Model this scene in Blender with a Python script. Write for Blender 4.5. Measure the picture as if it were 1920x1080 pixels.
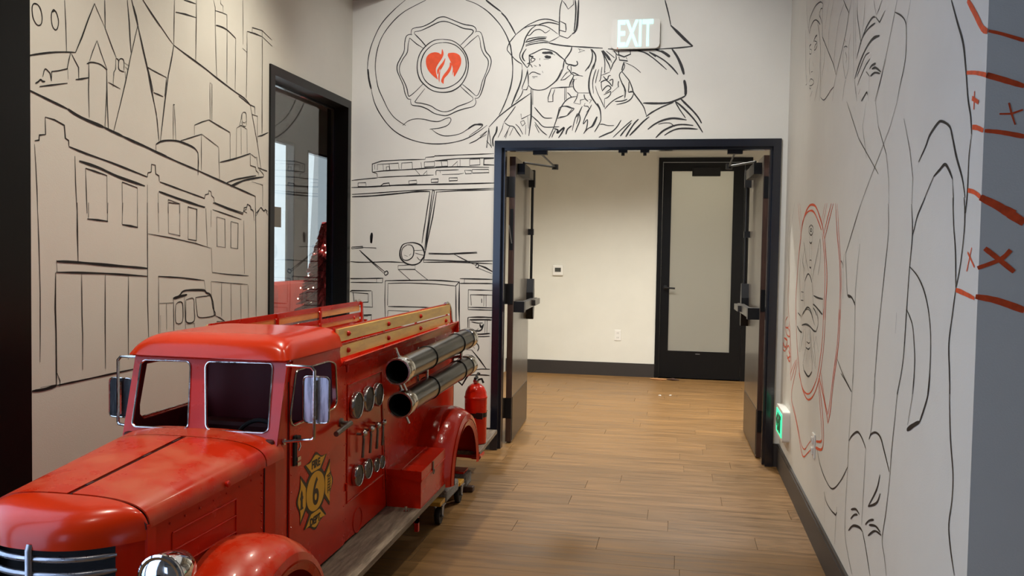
import bpy, bmesh, math, random
from mathutils import Vector, Matrix
random.seed(7)
S = bpy.context.scene
for o in list(bpy.data.objects): bpy.data.objects.remove(o)
COL = S.collection
PI = math.pi
# ------------------------------------------------------------------ camera
def camera():
    yaw, pitch, roll, f, h = .1899, -.0399, .0170, 1634.6, 1.3982
    cy, sy, cp, sp = math.cos(yaw), math.sin(yaw), math.cos(pitch), math.sin(pitch)
    fw = Vector((-sy*cp, cy*cp, sp)); r = Vector((cy, sy, 0)); u = r.cross(fw)
    r2 = math.cos(roll)*r + math.sin(roll)*u; u2 = -math.sin(roll)*r + math.cos(roll)*u
    cd = bpy.data.cameras.new('camera'); c = bpy.data.objects.new('camera', cd); COL.objects.link(c)
    m = Matrix((r2, u2, -fw)).transposed().to_4x4(); m.translation = (0, 0, h)
    c.matrix_world = m
    cd.sensor_width = 36; cd.lens = f/1920*36; cd.clip_start = .05
    S.camera = c
camera()
# ------------------------------------------------------------------ light and exposure
S.view_settings.view_transform = 'Standard'; S.view_settings.look = 'None'
S.view_settings.gamma = 1; S.view_settings.use_curve_mapping = False
S.view_settings.exposure = 0.0
XL0 = -2.362
W = bpy.data.worlds.new('sky'); S.world = W; W.use_nodes = True
bg = W.node_tree.nodes['Background']; bg.inputs[0].default_value = (.80, .88, 1.0, 1); bg.inputs[1].default_value = 0.85
def spot(loc, power, size=70, blend=.5, color=(1, .80, .58), aim=(0, 0, -1), rad=.04):
    l = bpy.data.lights.new('downlight', 'SPOT'); l.energy = power; l.spot_size = math.radians(size); l.spot_blend = blend
    l.color = color; l.shadow_soft_size = rad
    o = bpy.data.objects.new('downlight', l); COL.objects.link(o); o.location = loc
    o.rotation_euler = Vector(aim).to_track_quat('-Z', 'Y').to_euler(); return o
def area(loc, aim, sx, sy, power, color, name='window_daylight'):
    l = bpy.data.lights.new(name, 'AREA'); l.shape = 'RECTANGLE'; l.size = sx; l.size_y = sy; l.energy = power; l.color = color
    o = bpy.data.objects.new(name, l); COL.objects.link(o); o.location = loc
    o.rotation_euler = Vector(aim).to_track_quat('-Z', 'Y').to_euler(); return o
WARM = (1, .92, .77)
HALL = [(-1.65, 2.5), (-1.65, 4.2), (-.45, 4.9), (-.45, 3.3), (-1.1, .9)]
for x, y in HALL: spot((x, y, 3.44), 118 if x < -1.45 else (44 if y > 2 else 34), 120, .95, WARM)
WASH = [(-1.5, 3.9), (-.4, 3.7), (-1.0, 2.9)]                                      # track heads turned to the back wall
for x, y in WASH: spot((x, y, 3.38), 94, 74, .8, (1, .98, .97), (.02, 1, -.52))
CORR = [(-1.2, 8.0), (.1, 8.2), (.3, 6.9)]
for x, y in CORR: spot((x, y, 2.93), 232, 140, .9, (1, .97, .90))
area((XL0-.10, 1.25, 1.5), (1, .10, -.02), 2.3, 2.5, 54, (.48, .65, 1.0))          # daylight through the glazed opening in the left wall beside the camera
area((-1.85, -3.50, 1.6), (.02, 1, 0), .9, 1.8, 13, (.42, .60, 1.0))                  # narrow street window far behind
area((-5.4, 9.7, 1.6), (1, -.1, -.05), 4.0, 3.0, 36, (.84, .91, 1.0))           # daylight entering the lounge windows
area((.2, 11.6, 2.76), (0, .15, -1), 1.6, .5, 16, (1, .93, .82), 'office_lamp')
spot((-3.1, 8.3, 3.15), 230, 130, .9, (1, .94, .86))    # unseen spot in the lounge, added to brighten the sofa and tree
# ------------------------------------------------------------------ materials
def lin(c): return tuple((v/12.92 if v <= .04045 else ((v+.055)/1.055)**2.4) for v in [x/255 for x in c])
def mat(name, rgb, rough=.5, metal=0, coat=0, var=0, vscale=8, rvar=0, bump=0, bscale=60, spec=.5, emit=None, estr=0, trans=0, ior=1.45, stretch=None, rand=0, col2=None, lohi=(.35, .65)):
    m = bpy.data.materials.new(name); m.use_nodes = True; N = m.node_tree.nodes; L = m.node_tree.links
    b = N['Principled BSDF']; c = lin(rgb)
    b.inputs['Base Color'].default_value = (*c, 1); b.inputs['Roughness'].default_value = rough; b.inputs['Metallic'].default_value = metal
    b.inputs['Coat Weight'].default_value = coat; b.inputs['Coat Roughness'].default_value = .08
    b.inputs['Specular IOR Level'].default_value = spec; b.inputs['IOR'].default_value = ior
    b.inputs['Transmission Weight'].default_value = trans
    if emit: b.inputs['Emission Color'].default_value = (*lin(emit), 1); b.inputs['Emission Strength'].default_value = estr
    if var or rvar or bump or rand or col2:
        tc = N.new('ShaderNodeTexCoord'); mp = N.new('ShaderNodeMapping'); L.new(tc.outputs['Object'], mp.inputs[0])
        if stretch: mp.inputs['Scale'].default_value = stretch
        if rand:
            oi = N.new('ShaderNodeObjectInfo'); ad = N.new('ShaderNodeVectorMath'); ad.operation = 'MULTIPLY_ADD'
            L.new(oi.outputs['Random'], ad.inputs[0]); ad.inputs[1].default_value = (17, 31, 53); L.new(mp.outputs[0], ad.inputs[2])
            src = ad.outputs[0]
        else: src = mp.outputs[0]
        nz = N.new('ShaderNodeTexNoise'); nz.inputs['Scale'].default_value = vscale; nz.inputs['Detail'].default_value = 6; nz.inputs['Roughness'].default_value = .6
        L.new(src, nz.inputs['Vector'])
        rp = N.new('ShaderNodeMapRange'); rp.inputs[1].default_value, rp.inputs[2].default_value = lohi; L.new(nz.outputs[0], rp.inputs[0])
        if var or col2:
            mx = N.new('ShaderNodeMix'); mx.data_type = 'RGBA'; L.new(rp.outputs[0], mx.inputs[0])
            c2 = lin(col2) if col2 else tuple(min(1, v*(1+var)) for v in c)
            mx.inputs[6].default_value = (*(tuple(v*(1-var) for v in c)), 1); mx.inputs[7].default_value = (*c2, 1)
            out = mx.outputs[2]
            if rand:
                hs = N.new('ShaderNodeHueSaturation'); mr = N.new('ShaderNodeMapRange'); L.new(oi.outputs['Random'], mr.inputs[0])
                mr.inputs[3].default_value = 1-rand; mr.inputs[4].default_value = 1+rand; L.new(mr.outputs[0], hs.inputs['Value']); L.new(out, hs.inputs['Color']); out = hs.outputs[0]
            L.new(out, b.inputs['Base Color'])
        if rvar:
            r = N.new('ShaderNodeMapRange'); r.inputs[3].default_value = max(0, rough-rvar); r.inputs[4].default_value = rough+rvar
            L.new(rp.outputs[0], r.inputs[0]); L.new(r.outputs[0], b.inputs['Roughness'])
        if bump:
            n2 = N.new('ShaderNodeTexNoise'); n2.inputs['Scale'].default_value = bscale; n2.inputs['Detail'].default_value = 3; L.new(src, n2.inputs['Vector'])
            bp = N.new('ShaderNodeBump'); bp.inputs['Strength'].default_value = bump; bp.inputs['Distance'].default_value = .004
            L.new(n2.outputs[0], bp.inputs['Height']); L.new(bp.outputs[0], b.inputs['Normal'])
    return m
M = dict(
    barsteel=mat('grille_bar_metal', (168, 170, 176), .34, metal=.95, rvar=.1, vscale=40, bump=.06),
    wall=mat('painted_drywall', (222, 220, 210), .62, var=.02, vscale=3, bump=.10, bscale=220, spec=.35),
    ceil=mat('ceiling_paint', (150, 146, 140), .9),
    plank=mat('oak_plank', (127, 94, 55), .42, var=.36, vscale=3, stretch=(.8, 11, 3), rvar=.08, bump=.08, bscale=30, rand=.10, spec=.4, lohi=(.3, .7)),
    slab=mat('floor_joint', (112, 90, 66), .8),
    base=mat('charcoal_baseboard', (54, 50, 48), .45, var=.05),
    frame=mat('black_door_frame', (19, 22, 32), .22, coat=.5, var=.05, spec=.6),  # blue tint in the base stands in for reflected daylight
    blackwood=mat('black_stained_wood', (13, 13, 14), .36, spec=.3, var=.1, vscale=20, stretch=(6, 6, 1)),
    brownedge=mat('dark_brown_wood', (74, 52, 42), .42, var=.25, vscale=14, stretch=(9, 9, .8)),
    leaf=mat('bronze_door_face', (92, 84, 74), .30, var=.08, vscale=10, spec=.7, coat=.3),
    kick=mat('dark_kick_plate', (64, 60, 56), .3, metal=.6),
    hardware=mat('black_hardware', (26, 26, 27), .4, metal=.3),
    bar=mat('bronze_bar_metal', (96, 92, 88), .32, metal=.9),
    glass=mat('clear_glass', (235, 240, 238), .0, trans=1, ior=1.5),
    line=mat('black_mural_paint', (22, 20, 20), .6),
    orange=mat('orange_mural_paint', (226, 84, 36), .6, var=.15, vscale=40),
    heart=mat('orange_heart_paint', (232, 78, 24), .55, var=.08, vscale=30),
    white=mat('white_plastic', (232, 230, 224), .35),
    red=mat('red_enamel', (196, 30, 4), .24, var=.10, vscale=5, rvar=.06, spec=.35, coat=.15, bump=.05, bscale=14),
    redtop=mat('dusty_lit_red_enamel', (202, 40, 6), .34, spec=.35, col2=(202, 86, 54), vscale=7.5, rvar=.10, coat=.12, bump=.04, bscale=12, lohi=(.40, .66)),  # dust patches, over a red shifted to orange to imitate lit top faces
    litred=mat('lit_red_enamel', (208, 48, 6), .24, var=.08, vscale=4, spec=.35, coat=.15, bump=.06, bscale=16),  # the same red, made brighter and more orange to imitate lit faces
    redwelt=mat('lumpy_red_enamel', (194, 32, 6), .20, var=.08, vscale=5, coat=.4, bump=.35, bscale=55),
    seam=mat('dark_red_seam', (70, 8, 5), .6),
    chrome=mat('worn_chrome', (200, 198, 194), .18, metal=1, rvar=.12, vscale=30, bump=.08, bscale=50),
    mirrorchrome=mat('bright_chrome', (216, 216, 218), .07, metal=1, rvar=.03, bump=.03, bscale=20),
    steel=mat('aged_steel', (118, 114, 108), .42, metal=.85, var=.3, vscale=18, rvar=.12, bump=.1),
    streak=mat('streaked_aluminium', (176, 178, 190), .38, metal=.8, col2=(84, 82, 92), vscale=30, stretch=(3, 3, .35), lohi=(.45, .75)),
    darkstreak=mat('dark_scuffed_metal', (44, 44, 46), .5, metal=.5, col2=(92, 92, 94), vscale=34, stretch=(3, 3, .3), lohi=(.5, .8)),
    cabshade=mat('shaded_cab_red', (96, 12, 22), .5),  # truck red darkened to put the shade inside the cab into colour
    lettergreen=mat('dark_green_letters', (16, 96, 70), .5),
    dial=mat('dull_dial_metal', (92, 90, 84), .55, metal=.35, var=.3, vscale=20, bump=.1),
    hose=mat('dark_hose_tube', (50, 52, 50), .30, metal=.3, var=.12, vscale=8, stretch=(1, .2, 1), coat=.4, bump=.05),
    black=mat('matte_black', (14, 13, 13), .7),
    rubber=mat('black_rubber', (28, 27, 27), .6),
    pine=mat('varnished_pine', (250, 200, 112), .38, var=.16, vscale=9, stretch=(5, .7, 5), rvar=.05, rand=.04, coat=.2),
    board=mat('weathered_board', (112, 97, 82), .62, var=.38, vscale=16, stretch=(4, .5, 3), col2=(150, 136, 118), bump=.3, bscale=90, lohi=(.3, .75)),
    yellow=mat('yellow_decal', (226, 168, 34), .35, var=.04),
    decal=mat('black_decal', (24, 20, 14), .4),
    dolly=mat('yellow_lacquered_wood', (196, 146, 52), .45, var=.15, vscale=20),
    carpet=mat('grey_carpet_wrap', (128, 124, 120), .95, var=.45, vscale=160, bump=.6, bscale=200),
    caster=mat('caster_zinc', (150, 152, 156), .4, metal=.8),
    grey=mat('dark_grey_wall', (128, 126, 118), .8),
    sofa=mat('coral_red_leather', (224, 84, 70), .45, var=.1),
    tree=mat('red_tinsel', (226, 84, 90), .6, var=.4, vscale=60),
    bulb=mat('white_fairy_light', (255, 245, 225), .4, emit=(255, 240, 215), estr=6),
    letter=mat('lit_exit_letters', (120, 215, 210), .4, emit=(165, 248, 242), estr=1.5),
    signface=mat('ivory_sign_plastic', (212, 210, 200), .45),
    letterg=mat('lit_green_arrow_sign', (60, 220, 160), .4, emit=(40, 235, 165), estr=1.2),
    frost=mat('frosted_glass', (216, 214, 204), .32, trans=.70, ior=1.3, spec=.6),
    lcd=mat('grey_display', (70, 72, 68), .3),
    lamp=mat('lamp_diffuser', (255, 240, 215), .5, emit=(255, 224, 180), estr=14),
    scrap=mat('tan_wood_scrap', (178, 128, 84), .8, var=.2),
)
def frosted_tweak():
    N = M['frost'].node_tree.nodes; b = N['Principled BSDF']; b.inputs['Roughness'].default_value = .35
frosted_tweak()
# ------------------------------------------------------------------ helpers
def link(name, me, mats, parent=None, smooth=False):
    o = bpy.data.objects.new(name, me); COL.objects.link(o)
    if not isinstance(mats, (list, tuple)): mats = [mats]
    me.materials.clear()
    for m in mats: me.materials.append(m)
    if smooth:
        for p in me.polygons: p.use_smooth = True
        try: me.set_sharp_from_angle(angle=math.radians(38))
        except Exception: pass
    if parent is not None:
        o.parent = parent; o.matrix_parent_inverse = Matrix.Translation(-parent.location) if parent.type == 'EMPTY' else Matrix.Identity(4)
    return o
def tag(o, label=None, cat=None, group=None, kind=None):
    if label: o['label'] = label
    if cat: o['category'] = cat
    if group: o['group'] = group
    if kind: o['kind'] = kind
    return o
def empty(name, loc, label, cat, group=None):
    o = bpy.data.objects.new(name, None); COL.objects.link(o); o.location = loc; o.empty_display_size = .1
    return tag(o, label, cat, group)
class MB:
    def __init__(s): s.b = bmesh.new()
    def box(s, x0, x1, y0, y1, z0, z1, bev=0):
        r = bmesh.ops.create_cube(s.b, size=1); vs = r['verts']
        for v in vs: v.co = Vector((x0+(v.co.x+.5)*(x1-x0), y0+(v.co.y+.5)*(y1-y0), z0+(v.co.z+.5)*(z1-z0)))
        if bev:
            es = list({e for v in vs for e in v.link_edges})
            bmesh.ops.bevel(s.b, geom=es, offset=bev, segments=2, affect='EDGES', profile=.5)
        return s
    def hexa(s, P):   # 8 corners: bottom 4, top 4 in the same order
        vs = [s.b.verts.new(p) for p in P]
        for f in ((0, 3, 2, 1), (4, 5, 6, 7), (0, 1, 5, 4), (1, 2, 6, 5), (2, 3, 7, 6), (3, 0, 4, 7)): s.b.faces.new([vs[i] for i in f])
        return s
    def tube(s, pts, r, seg=10, closed=False, caps=True):
        pts = [Vector(p) for p in pts]; n = len(pts); rings = []
        up = Vector((0, 0, 1)); prev = None
        for i, p in enumerate(pts):
            if closed: t = (pts[(i+1) % n]-pts[i-1]).normalized()
            else:
                t = Vector()
                if i > 0: t += (p-pts[i-1]).normalized()
                if i < n-1: t += (pts[i+1]-p).normalized()
                t.normalize()
            if prev is None:
                a = up if abs(t.dot(up)) < .9 else Vector((1, 0, 0)); u = t.cross(a).normalized()
            else: u = (prev-t*prev.dot(t)).normalized()
            prev = u; w = t.cross(u); rr = r[i] if isinstance(r, (list, tuple)) else r
            rings.append([s.b.verts.new(p+u*rr*math.cos(2*PI*k/seg)+w*rr*math.sin(2*PI*k/seg)) for k in range(seg)])
        m = n if closed else n-1
        for i in range(m):
            A, B = rings[i], rings[(i+1) % n]
            for k in range(seg): s.b.faces.new((A[k], A[(k+1) % seg], B[(k+1) % seg], B[k]))
        if caps and not closed: s.b.faces.new(rings[0][::-1]); s.b.faces.new(rings[-1])
        return s
    def lathe(s, prof, axis_o, axis=(0, 0, 1), seg=24, capped=True):
        ax = Vector(axis).normalized(); a = Vector((1, 0, 0)) if abs(ax.x) < .9 else Vector((0, 1, 0))
        u = ax.cross(a).normalized(); w = ax.cross(u); O = Vector(axis_o); rings = []
        for r, h in prof:
            if r < 1e-6: rings.append([s.b.verts.new(O+ax*h)])
            else: rings.append([s.b.verts.new(O+ax*h+u*r*math.cos(2*PI*k/seg)+w*r*math.sin(2*PI*k/seg)) for k in range(seg)])
        for A, B in zip(rings, rings[1:]):
            for k in range(seg):
                k2 = (k+1) % seg
                if len(A) == 1 and len(B) == 1: break
                if len(A) == 1: s.b.faces.new((A[0], B[k], B[k2]))
                elif len(B) == 1: s.b.faces.new((A[k], A[k2], B[0]))
                else: s.b.faces.new((A[k], A[k2], B[k2], B[k]))
        if capped:
            for R in (rings[0], rings[-1]):
                if len(R) > 1: s.b.faces.new(R)
        return s
    def grid(s, F, nu, nv, cu=False, th=0):
        V = [[s.b.verts.new(F(i/(nu-1) if not cu else i/nu, j/(nv-1))) for j in range(nv)] for i in range(nu)]
        for i in range(nu if cu else nu-1):
            for j in range(nv-1):
                s.b.faces.new((V[i][j], V[(i+1) % nu][j], V[(i+1) % nu][j+1], V[i][j+1]))
        return s
    def poly(s, P, th, n):   # flat polygon P (3d points) extruded by th along n
        f = s.b.faces.new([s.b.verts.new(p) for p in P])
        if th:
            r = bmesh.ops.extrude_face_region(s.b, geom=[f])
            for v in r['geom']:
                if isinstance(v, bmesh.types.BMVert): v.co += Vector(n)*th
        return s
    def build(s, name, m, parent=None, smooth=False, solid=0, mod=None):
        bmesh.ops.remove_doubles(s.b, verts=s.b.verts, dist=1e-6)
        bmesh.ops.recalc_face_normals(s.b, faces=s.b.faces)
        if solid:
            bmesh.ops.solidify(s.b, geom=list(s.b.faces), thickness=solid); bmesh.ops.recalc_face_normals(s.b, faces=s.b.faces)
        me = bpy.data.meshes.new(name); s.b.to_mesh(me); s.b.free()
        # keep geometry local to the root's base
        o = link(name, me, m, parent, smooth)
        return o
def curve_mesh(splines, ext):
    cu = bpy.data.curves.new('c', 'CURVE'); cu.dimensions = '2D'; cu.fill_mode = 'BOTH'; cu.extrude = ext/2
    for pts in splines:
        sp = cu.splines.new('POLY'); sp.points.add(len(pts)-1); sp.use_cyclic_u = True
        for q, p in zip(sp.points, pts): q.co = (p[0], p[1], 0, 1)
    o = bpy.data.objects.new('c', cu); COL.objects.link(o); dg = bpy.context.evaluated_depsgraph_get(); dg.update()
    me = bpy.data.meshes.new_from_object(o.evaluated_get(dg)); bpy.data.objects.remove(o); return me
def text_mesh(txt, size, ext, bold=.0, ax='CENTER'):
    cu = bpy.data.curves.new('t', 'FONT'); cu.body = txt; cu.size = size; cu.extrude = ext/2; cu.offset = bold; cu.align_x = ax; cu.align_y = 'CENTER'
    o = bpy.data.objects.new('t', cu); COL.objects.link(o); dg = bpy.context.evaluated_depsgraph_get(); dg.update()
    me = bpy.data.meshes.new_from_object(o.evaluated_get(dg)); bpy.data.objects.remove(o); return me
def frame_mat(O, U, V):
    U = Vector(U).normalized(); V = Vector(V).normalized(); Wn = U.cross(V)
    m = Matrix((U, V, Wn)).transposed().to_4x4(); m.translation = O; return m
def plate(name, outer, holes, O, U, V, th, m, parent=None):
    me = curve_mesh([outer]+holes, th); me.transform(frame_mat(O, U, V)); me.name = name
    return link(name, me, m, parent)
def rnd(pts, r, n=4):      # round the corners of a polygon
    out = []; P = [Vector((p[0], p[1])) for p in pts]
    for i, p in enumerate(P):
        a = (P[i-1]-p); b = (P[(i+1) % len(P)]-p); d = min(r, a.length*.45, b.length*.45); A = p+a.normalized()*d; B = p+b.normalized()*d
        for k in range(n+1):
            t = k/n; out.append(tuple((1-t)**2*A+2*t*(1-t)*p+t*t*B))
    return out
def struct(o): o['kind'] = 'structure'; return o
def catmull(P, n=6):
    out = []; P = [P[0]]+P+[P[-1]]
    for i in range(1, len(P)-2):
        a, b, c, d = P[i-1:i+3]
        for k in range(n):
            t = k/n; out.append(tuple(.5*(2*b[j]+(c[j]-a[j])*t+(2*a[j]-5*b[j]+4*c[j]-d[j])*t*t+(3*b[j]-a[j]-3*c[j]+d[j])*t**3) for j in (0, 1)))
    out.append(tuple(P[-2])); return out
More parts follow.
